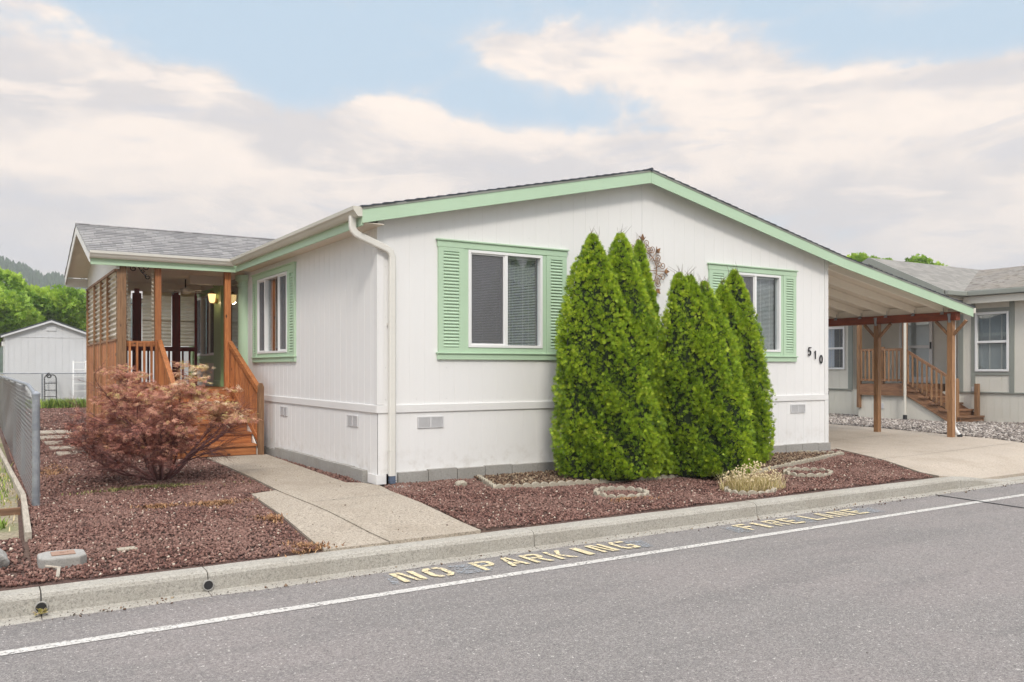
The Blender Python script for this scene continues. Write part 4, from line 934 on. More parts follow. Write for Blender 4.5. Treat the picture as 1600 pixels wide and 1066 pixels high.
# iron wall medallion ------------------------------------------------------
t = thing('wall_medallion', 'large rusty wrought iron scroll medallion on the gable wall behind the tallest arborvitae tips', 'ornament', (4.04,-.03,2.836))
cx, cz, yy = 4.04, 2.80, -.035; b = MB()
for k in range(8):
    a_ = R(90)-k*R(45); da = Vector((math.cos(a_),0,math.sin(a_))); pe = Vector((-da.z,0,da.x)); c = Vector((cx,yy,cz)); big = k % 2 == 0
    r_out = .44 if big else .40
    tip = c+da*r_out
    b.tube([c+da*.12, c+da*r_out], .005, 6)
    # fleur tip
    b.prism([tip+da*.07, tip+pe*.035, tip-da*.02, tip-pe*.035], (0,-.014,0)); b.prism([tip+da*.0+pe*.06+da*.035, tip+pe*.02, tip-da*.03+pe*.01], (0,-.012,0)); b.prism([tip-pe*.06+da*.035, tip-pe*.02, tip-da*.03-pe*.01], (0,-.012,0))
    for s in (1, -1):
        q = []
        for i in range(25):
            u = i/24; rr = .055*(1-.75*u); th = u*1.35*6.2832
            ctr = c+da*(r_out-.055)+pe*s*.085
            q.append(ctr + (-da*math.cos(th)+pe*s*math.sin(th)*-1)*rr*1.0)
        base = c+da*.22+pe*s*.03
        b.tube([base, base.lerp(q[0], .6)+pe*s*-.01]+q, .005, 6)
        mid_ = c+da*.30+pe*s*.155; q2 = []
        for i in range(25):
            u = i/24; rr = .05*(1-.75*u); th = u*1.25*6.2832; q2.append(mid_ + (pe*s*-math.cos(th)*1 + da*-math.sin(th))*rr)
        b.tube(q2, .005, 6)
ring = [(cx+.27*math.cos(i*.2618), yy, cz+.27*math.sin(i*.2618)) for i in range(25)]; b.tube(ring, .007, 6)
ring = [(cx+.12*math.cos(i*.2618), yy, cz+.12*math.sin(i*.2618)) for i in range(25)]; b.tube(ring, .007, 6)
b.build('scrollwork', M['rust'], t)

# ================================================================== FOLIAGE
TH = []     # feathery arborvitae spray: small blades along a fan, in local z up
def fan(n_=5, L=1., wd=.16, spread=.9):
    V = []; F = []
    for i in range(n_):
        a_ = (i-(n_-1)/2)/((n_-1)/2)*spread if n_ > 1 else 0; l = L*(1-.32*abs(a_)/max(spread,.01)); dx, dz = math.sin(a_), math.cos(a_)
        k = len(V); ox, oz = dz*wd/2, -dx*wd/2; bow = .12*(-1)**i
        V += [(0,0,0), (dx*l*.5-ox, bow*.6, dz*l*.5-oz), (dx*l, bow, dz*l), (dx*l*.5+ox, bow*.6, dz*l*.5+oz)]
        F += [(k, k+1, k+2, k+3)]
    return np.array(V, float), np.array(F)
PH = [0,.04,.15,.35,.55,.66,.77,.88,.96,1.0]; PR = [.86,.96,1,1,.97,.88,.68,.44,.20,.03]
def lobe_r(h): return np.interp(h, PH, PR)
def arbor(name, label, lobes, seed, nspr):
    """lobes: (base x, base y, tip x, tip y, height, radius)"""
    rg = np.random.default_rng(seed); c0 = np.mean([[l[0], l[1]] for l in lobes], axis=0)
    t = thing(name, label, 'shrub', (float(c0[0]), float(c0[1]), 0), 'arborvitae in front of the gable wall')
    def axis(l, h): return l[0]+(l[2]-l[0])*h, l[1]+(l[3]-l[1])*h
    def lump(th, z, i): return 1+.07*np.sin(th*3+z*2.3+i)+.05*np.sin(th*7-z*4.1+i*2)+.045*np.sin(z*9+th*4+i)
    P = []; Nn = []
    for i, l in enumerate(lobes):
        k = int(nspr*l[4]*l[5]/sum(q[4]*q[5] for q in lobes)); 
        h = rg.uniform(0.0, 1, k*2); keep = rg.random(k*2) < (.25+.75*lobe_r(h)); h = h[keep]; th = rg.uniform(0, 6.2832, len(h))
        ax_, ay_ = axis(l, h); rr = lobe_r(h)*l[5]*lump(th, h*l[4], i)*(1+.05*np.sin(th*13+h*l[4]*11))*(.80+.25*rg.random(len(h))**.8)
        p = np.column_stack([ax_+rr*np.cos(th), ay_+rr*np.sin(th), .06+h*(l[4]-.06)]); ok = np.ones(len(p), bool)
        for j, m_ in enumerate(lobes):
            if j == i: continue
            hz = (p[:, 2]-.06)/(m_[4]-.06); bx, by = axis(m_, np.clip(hz, 0, 1)); dd = np.hypot(p[:, 0]-bx, p[:, 1]-by)
            ok &= ~((hz < 1) & (dd < lobe_r(np.clip(hz, 0, 1))*m_[5]*.86))
        P.append(p[ok]); Nn.append(np.column_stack([np.cos(th), np.sin(th), np.zeros(len(th))])[ok])
    P = np.concatenate(P); Nn = np.concatenate(Nn)
    f_ = np.sin(P[:,0]*31+np.sin(P[:,2]*17)*2)*np.sin(P[:,2]*27+P[:,1]*9)*np.sin(P[:,1]*29-P[:,2]*6)+.35*np.sin(P[:,0]*13+P[:,2]*8+P[:,1]*5)
    ok = rg.random(len(P)) < np.clip(.62+f_*1.0, .12, 1); P, Nn, f_ = P[ok], Nn[ok], f_[ok]; n = len(P)
    d_ = Nn*rg.uniform(.35, 1.0, (n, 1)) + np.array([0,0,1.])*rg.uniform(.35, 1.1, (n, 1)) + rg.normal(0, .22, (n, 3))
    T, TF = fan(6, 1, .15, .85); sz = rg.uniform(.026, .060, n)*(1+.25*rg.random(n))
    Rm = frame(d_)
    cl = .5+.5*np.sin(P[:, 0]*9+P[:, 2]*6.5)*np.sin(P[:, 1]*8-P[:, 2]*5)
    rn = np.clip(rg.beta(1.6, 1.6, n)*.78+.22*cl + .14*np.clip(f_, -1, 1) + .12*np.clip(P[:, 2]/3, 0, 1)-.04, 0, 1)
    V, F, r = instance(T, TF, P, Rm, sz, rn); V[:, 2] = np.maximum(V[:, 2], .0)
    npmesh('foliage', V, F, M['thuja'], r, t)
    # tip wisps
    w_ = MB()
    for l in lobes:
        if l[4] < 2: continue
        for i in range(7):
            p = Vector((l[2]+rg.normal(0,.03), l[3]+rg.normal(0,.03), l[4]-.08)); w_.tube([p, p+Vector((rg.normal(0,.02), rg.normal(0,.02), .10)), p+Vector((rg.normal(0,.04), rg.normal(0,.04), rg.uniform(.15,.22)))], [.004,.003,.001], 4)
    w_.build('twig', M['bark'], t)
    # near-black filler hull per lobe, its colour standing in for inner shade
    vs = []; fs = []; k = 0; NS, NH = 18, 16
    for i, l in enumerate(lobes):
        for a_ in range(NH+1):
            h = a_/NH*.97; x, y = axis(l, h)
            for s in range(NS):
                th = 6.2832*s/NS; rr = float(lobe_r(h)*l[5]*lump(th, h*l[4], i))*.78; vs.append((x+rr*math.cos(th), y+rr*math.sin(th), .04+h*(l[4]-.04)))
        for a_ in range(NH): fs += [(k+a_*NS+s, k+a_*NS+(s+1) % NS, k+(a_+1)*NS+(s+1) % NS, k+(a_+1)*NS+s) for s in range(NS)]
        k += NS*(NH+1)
    q = MB(); q.add(vs, fs); q.build('trunk', M['thujafill'], t)
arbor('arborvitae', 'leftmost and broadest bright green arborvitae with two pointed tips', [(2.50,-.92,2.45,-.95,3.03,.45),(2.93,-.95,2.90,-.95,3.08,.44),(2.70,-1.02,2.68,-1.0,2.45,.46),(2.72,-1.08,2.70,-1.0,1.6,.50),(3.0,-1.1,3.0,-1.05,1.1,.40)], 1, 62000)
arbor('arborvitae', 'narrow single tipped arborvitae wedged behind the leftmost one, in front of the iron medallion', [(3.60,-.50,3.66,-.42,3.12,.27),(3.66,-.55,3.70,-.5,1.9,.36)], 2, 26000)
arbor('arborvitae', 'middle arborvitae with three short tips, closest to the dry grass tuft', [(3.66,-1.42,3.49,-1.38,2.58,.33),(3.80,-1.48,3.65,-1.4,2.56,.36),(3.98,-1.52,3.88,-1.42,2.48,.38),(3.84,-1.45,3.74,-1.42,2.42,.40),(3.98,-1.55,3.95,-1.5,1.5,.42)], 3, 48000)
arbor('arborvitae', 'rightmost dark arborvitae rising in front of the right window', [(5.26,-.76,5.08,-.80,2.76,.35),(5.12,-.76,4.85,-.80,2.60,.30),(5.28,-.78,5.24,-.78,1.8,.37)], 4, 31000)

# Japanese maple ----------------------------------------------------------
t = thing('japanese_maple', 'low spreading laceleaf maple with dusty red and tan foliage in the left lava rock bed', 'shrub', (-2.25,1.75,0))
br = MB(); tips = []; rg = np.random.default_rng(11)
def grow(p, d_, L, r, depth):
    pts = [p]; rad = [r]; q = p; n_ = 6
    for i in range(n_):
        d_ = (d_ + Vector(rg.normal(0, .16, 3)) + Vector((0,0,.05 if depth < 2 else -.04))).normalized(); q = q + d_*L/n_; pts.append(q); rad.append(r*(1-.55*(i+1)/n_))
        if depth >= 2 or i >= 3: tips.append((q.copy(), d_.copy(), depth))
        if depth < 3 and i >= 1:
            for _ in range(2 if depth > 0 else 1):
                nd = (d_ + Vector((rg.normal(0,.6), rg.normal(0,.6), rg.normal(.0,.22)))).normalized(); grow(q, nd, L*.52, rad[-1]*.6, depth+1)
    br.tube(pts, rad, 5, cap=False)
for i in range(11):
    a_ = i*6.2832/11+rg.normal(0,.2); s = rg.uniform(.7, 1.25)
    grow(Vector((-2.10+.05*math.cos(a_),1.75+.05*math.sin(a_),.02)), Vector((math.cos(a_)*s,math.sin(a_)*s,rg.uniform(.40,1.3))).normalized(), rg.uniform(.86,1.16), .019, 0)
br.build('branch', M['maplebark'], t)
def leafT():
    V = []; F = []
    for i, (a_, l) in enumerate(((-1.9,.5),(-1.25,.8),(-.62,.95),(0,1.05),(.62,.95),(1.25,.8),(1.9,.5))):
        dx, dz = math.sin(a_), math.cos(a_); k = len(V); w_ = .065; dr = -.35*l
        V += [(0,0,0),(dx*l*.5-dz*w_,dr*.3,dz*l*.5+dx*w_),(dx*l,dr,dz*l),(dx*l*.5+dz*w_,dr*.3,dz*l*.5-dx*w_)]; F.append((k,k+1,k+2,k+3))
    return np.array(V, float), np.array(F)
LT, LF = leafT()
TP = np.array([list(q) for q, _, _ in tips]); TD = np.array([list(q) for _, q, _ in tips])
C0 = np.array([-2.08,1.70,.60]); rel = (TP-C0)/np.array([1.02,1.0,1.06])
hr = np.hypot(rel[:, 0], rel[:, 1])
keep = (np.linalg.norm(rel, axis=1) < 1.02) & (TP[:, 2] > .10) & (hr < .42+TP[:, 2]*1.1) & ((TP[:, 0] < -1.75) | (TP[:, 2] > .72)); TP, TD = TP[keep], TD[keep]
sel = rg.permutation(len(TP))[:380]; TP, TD = TP[sel], TD[sel]
NL = 10200; idx = rg.integers(0, len(TP), NL); off = rg.normal(0, 1, (NL, 3))*np.array([.062,.062,.022])
P = TP[idx]+off; P[:, 2] = np.maximum(P[:, 2], .04)
dd = TD[idx]+rg.normal(0, .7, (NL, 3))+np.array([0,0,-.1]); dd[:, 2] = np.clip(dd[:, 2], -.9, .7)
dd /= np.linalg.norm(dd, axis=1)[:, None]; upv = np.tile([0,0,1.], (NL, 1))+rg.normal(0, .35, (NL, 3))
xx = np.cross(upv, dd); xx /= np.linalg.norm(xx, axis=1)[:, None]; yy_ = np.cross(dd, xx); Rm = np.stack([xx, yy_, dd], 2)
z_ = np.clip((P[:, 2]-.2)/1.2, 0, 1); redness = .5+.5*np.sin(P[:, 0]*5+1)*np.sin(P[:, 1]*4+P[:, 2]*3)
rn = np.clip(.06+.34*z_+.16*redness+rg.normal(.05, .19, NL)+.34*np.clip((P[:, 0]+2.3)*1.3, 0, 1)*np.clip(z_*1.3, 0, 1), 0, 1)  # tone falls towards the base, painting occlusion into the lower leaves
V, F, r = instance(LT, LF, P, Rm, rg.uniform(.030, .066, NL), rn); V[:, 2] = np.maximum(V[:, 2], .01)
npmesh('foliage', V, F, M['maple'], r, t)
print('maple tips', len(TP))

# small plants made of blades --------------------------------------------
def blades(name, m, cx, cy, rx, ry, n_, hlo, hhi, wd, lean=.5, z0=0, label=None, cat=None, group=None, kind=None, rlo=0, rhi=1, seed=0):
    rg = np.random.default_rng(seed+int(abs(cx*100))+n_); a_ = rg.uniform(0, 6.2832, n_); q = np.sqrt(rg.random(n_)) if name != 'moss_patch' else np.abs(rg.normal(0, .62, n_))*(1+.4*np.sin(a_*3+seed))
    x = cx+q*np.cos(a_)*rx; y = cy+q*np.sin(a_)*ry; z = H(x, y)+z0
    if name == 'moss_patch': z = z+.018
    V = []; F = []; Rn = []
    T = np.array([(-.5,0,0),(.5,0,0),(.35,.15,.5),(-.35,.15,.5),(.0,.45,1)], float)
    h = rg.uniform(hlo, hhi, n_); rn = rg.uniform(rlo, rhi, n_)
    th = rg.uniform(0, 6.2832, n_); ln = rg.uniform(.2, 1, n_)*lean
    for i in range(n_):
        c, s = math.cos(th[i]), math.sin(th[i]); k = len(V)
        for p in T:
            u, v, w_ = p[0]*wd, p[1]*h[i]*2*ln[i], p[2]*h[i]; V.append((x[i]+u*c-v*s, y[i]+u*s+v*c, z[i]+w_)); Rn.append(rn[i])
        F += [(k,k+1,k+2),(k,k+2,k+3),(k+3,k+2,k+4)]
    o = npmesh(name, np.array(V), np.array(F), m, np.array(Rn)); return tag(o, label, cat, group, kind)
t = thing('grass_tuft', 'dry straw coloured flowering grass clump beside the middle arborvitae, inside a small edging ring', 'plant', (3.70,-2.38,0))
o = blades('leaf_blades', M['straw'], 3.62,-2.42,.26,.18,900,.07,.20,.008,1.1, seed=3); o.location = -Vector((3.70,-2.38,0)); o.parent = t
o = blades('seed_heads', M['straw'], 3.76,-2.34,.46,.28,1100,.05,.25,.005,1.1, seed=5, rlo=.3); o.location = -Vector((3.70,-2.38,0)); o.parent = t
rg = np.random.default_rng(9); n_ = 260; a_ = rg.uniform(0,6.2832,n_); q = np.sqrt(rg.random(n_))
P = np.column_stack([3.76+.42*q*np.cos(a_), -2.34+.26*q*np.sin(a_), (.34-.2*q)*rg.uniform(.5,1.05,n_)]); V, F, r = instance(OCT, OCTF, P, rotmats(n_), rg.uniform(.008,.016,n_), rg.uniform(.75,1,n_)); npmesh('flower_heads', V, F, M['straw'], r, t)
for i, (x, y, rx, ry, n_, mm, l) in enumerate([(-1.95,-.45,.24,.13,500,'moss','tan moss patch in the lava rock beside the walkway slab'), (-2.5,-.35,.16,.10,260,'moss','small brownish moss patch in the middle of the left lava rock bed'),
     (-1.80,-2.80,.14,.16,420,'moss','rusty orange moss patch at the curb end of the walkway slab'), (-2.35,1.15,.5,.14,700,'mossg','olive moss at the foot of the red maple'), (1.9,-2.3,.3,.10,160,'moss','thin rusty moss patch between the curb and the small edging ring'), (-3.2,3.4,.22,.7,500,'moss','rusty moss strip along the stepping slabs'),(-1.72,-1.6,.10,.2,160,'moss','rusty moss along the outer edge of the walkway slab')]):
    blades('moss_patch', M[mm], x, y, rx, ry, n_*2, .008, .035, .014, 2.0, label=l, cat='moss', group='moss patches in the lava rock', seed=i)
blades('weeds', M['weed'], -4.6, 3.5, 1.0, 5.0, 2600, .02, .10, .014, 1.0, kind='stuff', seed=21)
blades('weeds', M['weed'], -3.88, -.62, .10, .25, 130, .03, .09, .02, 1.2, label='bright green weed tuft by the timber edging left of the chain link post', cat='weed', seed=22)
blades('weeds', M['weed'], -1.6, 24.5, 1.3, .7, 1500, .10, .38, .06, .9, label='yellow green weeds at the foot of the grey shed', cat='weeds', seed=23)
blades('weeds', M['straw'], -4.4, 1.5, .8, 4.0, 1200, .01, .06, .012, 1.2, kind='stuff', seed=24)
blades('weeds', M['weed'], 17.2, 8.3, .7, 1.2, 900, .05, .28, .03, .9, label='patch of low weeds under the neighbouring home, beside its wire fence', cat='weeds', seed=25)

# edging -------------------------------------------------------------------
def edging(name, label, path, closed=False, sc=.115, h=.07, group=None):
    pts = [Vector((x, y, 0)) for x, y in path]
    if closed: pts.append(pts[0])
    b = MB(); 
    for p, q in zip(pts, pts[1:]):
        L = (q-p).length; n_ = max(1, round(L/sc)); dirv = (q-p)/n_; u = dirv.normalized(); nrm = Vector((-u.y, u.x, 0))
        for i in range(n_):
            a0 = p+dirv*i; w_ = dirv.length; z0 = float(H(a0.x, a0.y)); tl = random.uniform(-.006,.006); poly = []
            for k in range(9):
                th = math.pi*k/8; poly.append(a0+u*(w_/2-w_*.49*math.cos(th))+Vector((0,0,z0+h-.045+.045*math.sin(th)+tl)))
            poly += [a0+u*w_*.99+Vector((0,0,z0-.03)), a0+u*w_*.01+Vector((0,0,z0-.03))]
            b.prism([v-nrm*.022 for v in poly], nrm*.044)
    o = b.build(name, M['edging'], None, .004); return tag(o, label, 'edging', group)
edging('garden_edging', 'scalloped concrete edging around the bark bed under the arborvitae', [(1.30,-.10),(.98,-1.06),(2.1,-1.22),(3.3,-1.38),(4.16,-1.50),(4.9,-1.50),(6.4,-1.04),(7.72,-.62),(7.25,-.10)])
rgn = lambda cx, cy, rx, ry, n_=16: [(cx+rx*math.cos(6.2832*i/n_), cy+ry*math.sin(6.2832*i/n_)) for i in range(n_)]
G2 = 'scalloped concrete rings in the right lava rock bed'
edging('edging_ring', 'scalloped concrete ring standing empty left of the dry grass clump', rgn(2.09,-1.95,.31,.26), True, .11, .055, G2)
edging('edging_ring', 'scalloped concrete ring around the dry grass clump', rgn(3.60,-2.45,.32,.23), True, .11, .055, G2)
edging('edging_ring', 'scalloped concrete ring standing empty right of the dry grass clump', rgn(5.35,-1.85,.36,.25), True, .11, .06, G2)
bark_bed = [(1.26,-.08),(1.02,-1.03),(2.1,-1.19),(3.3,-1.35),(4.16,-1.47),(4.9,-1.47),(6.4,-1.01),(7.65,-.62),(7.2,-.08)]
sheet('bark_bed', bark_bed, .03, M['mulch'])
pm = scatter(bark_bed, 900); n_ = len(pm); pos = np.column_stack([pm, H(pm[:,0],pm[:,1])+.035+RNG.uniform(0,.012,n_)])
M['bark_chip'] = rampmat('bark_chip', [(0,(.05,.03,.02)),(.6,(.16,.09,.055)),(1,(.38,.30,.2))])
V, F, r = instance(OCT, OCTF, pos, rotmats(n_), RNG.uniform(.006,.024,(n_,3)), RNG.uniform(0,1,n_)); tag(npmesh('bark_chips', V, F, M['bark_chip'], r), kind='stuff')
# loose stones and bits
def stone(name, label, c, s, m, seed=0, cat='rock', group=None):
    bm = bmesh.new(); bmesh.ops.create_icosphere(bm, subdivisions=3, radius=1); rg = random.Random(seed)
    for v in bm.verts:
        n_ = v.co.normalized(); k = 1+.12*math.sin(n_.x*4+seed)+.1*math.sin(n_.y*5+n_.z*3+seed*2)+.03*rg.uniform(-1,1); v.co = Vector((n_.x*s[0]*k, n_.y*s[1]*k, n_.z*s[2]*k))
    me = bpy.data.meshes.new(name); bm.to_mesh(me); bm.free(); me.materials.append(m); o = bpy.data.objects.new(name, me); COL.objects.link(o); o.location = c; ORG[o.name] = Vector(c)
    return tag(o, label, cat, group)
stone('garden_rock', 'rounded grey rock at the left edge of the photo behind the curb', (-3.90,-2.32,.02), (.09,.10,.09), M['foundation'], 2)
stone('garden_rock', 'small round brown rock in the lava rock near the downspout corner', (.78,-.62,.035), (.065,.06,.05), M['edging'], 5)
# meter box
t = thing('meter_box', 'octagonal concrete utility box with rusty square lid set in the left lava rock', 'utility box', (-3.48,-2.38,-.03))
b = MB(); q = [(-3.64,-2.46),(-3.60,-2.52),(-3.38,-2.53),(-3.33,-2.46),(-3.33,-2.28),(-3.38,-2.23),(-3.58,-2.22),(-3.64,-2.28)]
b.prism([(x,y,-.06) for x, y in q], (0,0,.10)); b.build('box', M['foundation'], t, .012)
b = MB(); b.box((-3.555,-2.44,.041),(-3.40,-2.30,.048)); b.box((-3.50,-2.385,.048),(-3.47,-2.375,.052)); b.box((-3.45,-2.36,.048),(-3.44,-2.345,.052)); b.build('lid', mat('rusty_lid', Base_Color=(.30,.19,.14), Roughness=.9), t, .002)
b = MB(); b.bar((-3.545,-2.83,-.03),(-3.52,-2.60,-.01), .022, .012); b.bar((-3.52,-2.60,-.01),(-3.60,-2.55,.0), .012, .008); tag(b.build('wooden_stake', M['greywood']), 'short pale wooden stake lying by the meter box at the curb', 'stake')
b = MB(); b.box((-3.09,-2.22,-.02),(-2.95,-2.13,-.004)); tag(b.build('paver_fragment', M['edging'], None, .004), 'thin pinkish paver fragment lying right of the meter box', 'paver')
# stepping slabs toward the back
for i, (x, y, w_, l_) in enumerate([(-2.72,6.0,.42,.55),(-2.74,7.1,.44,.6),(-2.74,8.3,.44,.7),(-2.72,9.7,.5,.8),(-2.62,11.3,.6,.9)]):
    b = MB(); b.box((x-w_/2,y-l_/2,0),(x+w_/2,y+l_/2,.045)); lab = ['nearest','second nearest','middle','second farthest','farthest'][i]
    tag(b.build('stepping_slab', M['walk'], None, .01), lab+' of the five pale concrete stepping slabs leading back past the porch', 'paver', 'stepping slabs along the porch')

# ================================================================== CHAIN LINK FENCES
def linkmesh(path, z0, ztop, name, parent, pitch=.10, wr=.0013):
    """woven chain link: upright zigzag wires, each flattened coil bulging at its bends"""
    (x0, y0), (x1, y1) = path; L = math.hypot(x1-x0, y1-y0); ux, uy = (x1-x0)/L, (y1-y0)/L; V = []; F = []
    zs = np.arange(z0, max(ztop(0), ztop(L))+pitch/4, pitch/4); nw = int(L/(pitch/2))
    for i in range(nw+1):
        s0 = i*pitch/2; top = ztop(s0); ring = []
        for k, z in enumerate(zs):
            if z > top: break
            ph = (k+2*(i % 2)) % 4
            s_ = s0+pitch/4*(1, 0, -1, 0)[ph]; d_ = .0065*(0, 1, 0, -1)[ph]
            if 0 <= s_ <= L: ring.append((x0+ux*s_-uy*d_, y0+uy*s_+ux*d_, z, wr*(1.35 if ph in (0, 2) else 1)))
        k2 = len(V)
        for (bx, by, z, r) in ring: V += [(bx+ux*r-uy*r*.6, by+uy*r+ux*r*.6, z), (bx-ux*r-uy*r*.6, by-uy*r+ux*r*.6, z), (bx+uy*r, by-ux*r, z)]
        for j in range(len(ring)-1):
            for m_ in range(3): F.append((k2+3*j+m_, k2+3*j+(m_+1) % 3, k2+3*j+3+(m_+1) % 3, k2+3*j+3+m_))
    return npmesh(name, np.array(V), np.array(F), M['mesh'], np.zeros(len(V)), parent)
t = thing('chain_link_fence', 'galvanised chain link fence running back from a stout near post along the left lot line', 'fence', (-3.51,.38,0))
def ft(s): return 1.13+.07*float(sst(s, 0, 1.6))
def post(x, y, h, r, parent, cap=True):
    b = MB(); b.tube([(x,y,-.05),(x,y,h)], r, 14); 
    if cap: b.tube([(x,y,h),(x,y,h+.02),(x,y,h+.045)], [r*1.15,r*1.1,r*.3], 14)
    for z in (.12,.45,.80,1.02):
        if h > 1.1 and r > .03: b.tube([(x,y,z-.012),(x,y,z+.012)], r*1.12, 14)
    return b.build('post', M['metal'], parent, smooth=False)
post(-3.51,.38,1.12,.036,t)
b = MB(); pts = [(-3.51,.40+s,ft(s)) for s in (0,.2,.5,.8,1.2,1.6,2.5,5,10,18,26.4)]; b.tube(pts, .021, 10); b.build('top_rail', M['metal'], t)
for y in (3.2,6.2,9.2,12.2,15.2,18.2,21.2,24.2): post(-3.51,y,1.18,.024,t,False)
linkmesh([(-3.548,.40),(-3.548,11.5)], .03, lambda s: ft(s)-.01, 'mesh', t)
linkmesh([(-3.548,11.5),(-3.548,26.8)], .03, lambda s: 1.19, 'mesh', t, .12, .003)
t = thing('chain_link_fence', 'far chain link fence crossing in front of the grey shed', 'fence', (-1.6,27,0))
for x in (-3.51,-1.95,.25,2.4): post(x,27,1.22,.03,t,False)
b = MB(); b.tube([(-9,27,1.21),(3,27,1.21)], .022, 8); b.build('top_rail', M['metal'], t)
linkmesh([(-9,27),(3,27)], .03, lambda s: 1.2, 'mesh', t, .09, .0035)
b = MB(); b.tube(scrollpts(-1.72,1.12,.10,1.3,1.5,26.93,1), .022, 6); tag(b.build('hose_coil', M['black']), 'small dark hose coil hung on the far chain link fence', 'hose')
# timber edging beside the fence
b = MB(); b.bar((-3.66,-1.50,.035),(-3.60,.9,.035), .05, .08); tag(b.build('timber_edging', M['greywood'], None, .004), 'weathered grey timber edging board alongside the near chain link post', 'edging board')
b = MB(); b.bar((-3.60,.93,.035),(-3.74,9,.035), .05, .08); tag(b.build('timber_edging', M['greywood'], None, .004), 'longer timber edging board running back beneath the chain link mesh', 'edging board')
b = MB(); b.bar((-6,-.15,.03),(-3.66,-.02,.03), .035, .08); tag(b.build('timber_edging', M['brownboard'], None, .004), 'brown board edging crossing to the left photo edge', 'edging board')
# ladder and hand truck by the shed
t = thing('stepladder', 'white folding stepladder leaning by the grey shed, partly hidden by the porch', 'ladder', (-.62,27.6,0))
for x in (-.88,-.36):
    b = MB(); b.bar((x,27.5,0),(x+.04*(1 if x < -.6 else -1),27.95,1.68), .05, .07, up=(0,1,0)); b.build('side_rail', M['alu'], t)
for i in range(6):
    z = .22+i*.28; b = MB(); b.box((-.86,27.5+z*.268-.04,z),(-.38,27.5+z*.268+.05,z+.035)); b.build('step', M['alu'], t)
b = MB(); b.bar((-.84,28.2,0),(-.82,27.98,1.66), .03, .03); b.bar((-.40,28.2,0),(-.42,27.98,1.66), .03, .03); b.build('rear_leg', M['alu'], t)
t = thing('hand_truck', 'black folding hand truck standing against the grey shed behind the fence', 'hand truck', (-1.60,28.2,0))
b = MB(); b.tube([(-1.80,28.1,.05),(-1.80,28.3,1.02),(-1.77,28.31,1.10),(-1.70,28.32,1.14),(-1.50,28.32,1.14),(-1.43,28.31,1.10),(-1.40,28.3,1.02),(-1.40,28.1,.05)], .022, 8); b.build('frame', M['black'], t)
for z in (.30,.55,.82): b = MB(); b.tube([(-1.80,28.1+z*.2,z),(-1.40,28.1+z*.2,z)], .016, 6); b.build('crossbar', M['black'], t)

# ================================================================== SHED
t = thing('storage_shed', 'pale grey storage shed with low gable roof beyond the far chain link fence', 'shed', (-1.6,28.6,0))
SXa, SXb, SA = -3.10, .02, -1.55
szt = lambda u: 2.66+.58*(1-abs(u-SA)/1.57)
gwall('y', 28.6, SXa, SXb, .05, szt, [], .235, .014, .010, SXa+.05).build('wall', M['shedwall'], t)
b = MB(); b.box((SXa,28.61,.05),(SXa+.02,32,2.66)); b.box((SXb-.02,28.61,.05),(SXb,32,2.66)); b.box((SXa,31.98,.05),(SXb,32,2.66)); b.build('wall', M['shedwall'], t)
b = MB(); b.box((SXa-.015,28.575,.05),(SXa+.09,28.6,2.66)); b.box((SXb-.09,28.575,.05),(SXb+.015,28.6,2.66)); b.box((SXa,28.585,2.60),(SXb,28.598,2.63)); b.build('trim', M['shedwall'], t)
b = MB()
for s in (-1, 1): b.prism([(SA,28.45,3.27),(SA+s*1.72,28.45,2.635),(SA+s*1.72,28.45,2.69),(SA,28.45,3.325)], (0,3.7,0))
b.build('roof', M['shed_roof'], t)
b = MB()
for s in (-1, 1): b.prism([(SA,28.44,3.19),(SA+s*1.70,28.44,2.565),(SA+s*1.70,28.44,2.635),(SA,28.44,3.268)], (0,.02,0))
b.build('barge_board', M['shedwall'], t)
b = MB(); b.box((SA-.18,28.57,2.86),(SA+.18,28.6,3.02)); b.build('vent', M['shedwall'], t, .01)
b = MB(); b.box((SXa-.12,28.7,2.25),(SXa-.01,28.85,2.42)); b.build('lamp', M['white'], t, .01)
# white outbuilding glimpsed through the porch railing
t = thing('outbuilding', 'low white building glimpsed through the back railing of the porch', 'building', (4,29.5,0))
gwall('y', 27.9, .9, 7.5, .0, lambda u: 2.6, [], .3).build('wall', M['wall'], t)
b = MB(); b.box((.9,27.91,0),(.92,32,2.6)); b.box((7.48,27.91,0),(7.5,32,2.6)); b.build('wall', M['wall'], t)
b = MB(); b.prism([(.7,27.7,2.6),(.7,32.3,2.6),(.7,30,3.2)], (7,0,0)); b.build('roof', M['shed_roof'], t)

# ================================================================== NEIGHBOURING HOME (right)
nb = thing('neighbouring_home', 'beige mobile home with grey-green trim, grey shingle roof and wooden entry steps, beyond the carport', 'house', (18,4,0))
NX = 18.0; base = .0
def nwall(x, y0, y1, zlo, zhi, holes=(), pitch=.3): return gwall('x', x, y0, y1, zlo, lambda u: zhi, list(holes), pitch, .012, .006)
nwall(NX, -16, 3.52, .78, 3.32, [(2.25,3.04,1.34,2.81)]).build('wall', M['nwall'], nb)
nwall(NX, 6.75, 12, .78, 3.32, [(7.03,8.6,1.38,2.62)]).build('wall', M['nwall'], nb)
nwall(NX+.02, -16, 12, .0, .78, (), .2).build('skirting', M['nwall'], nb)
b = MB(); b.box((NX-.02,-16,.76),(NX,3.52,.79)); b.box((NX-.02,6.75,.76),(NX,12,.79)); b.build('belt_trim', M['ntrim'], nb)
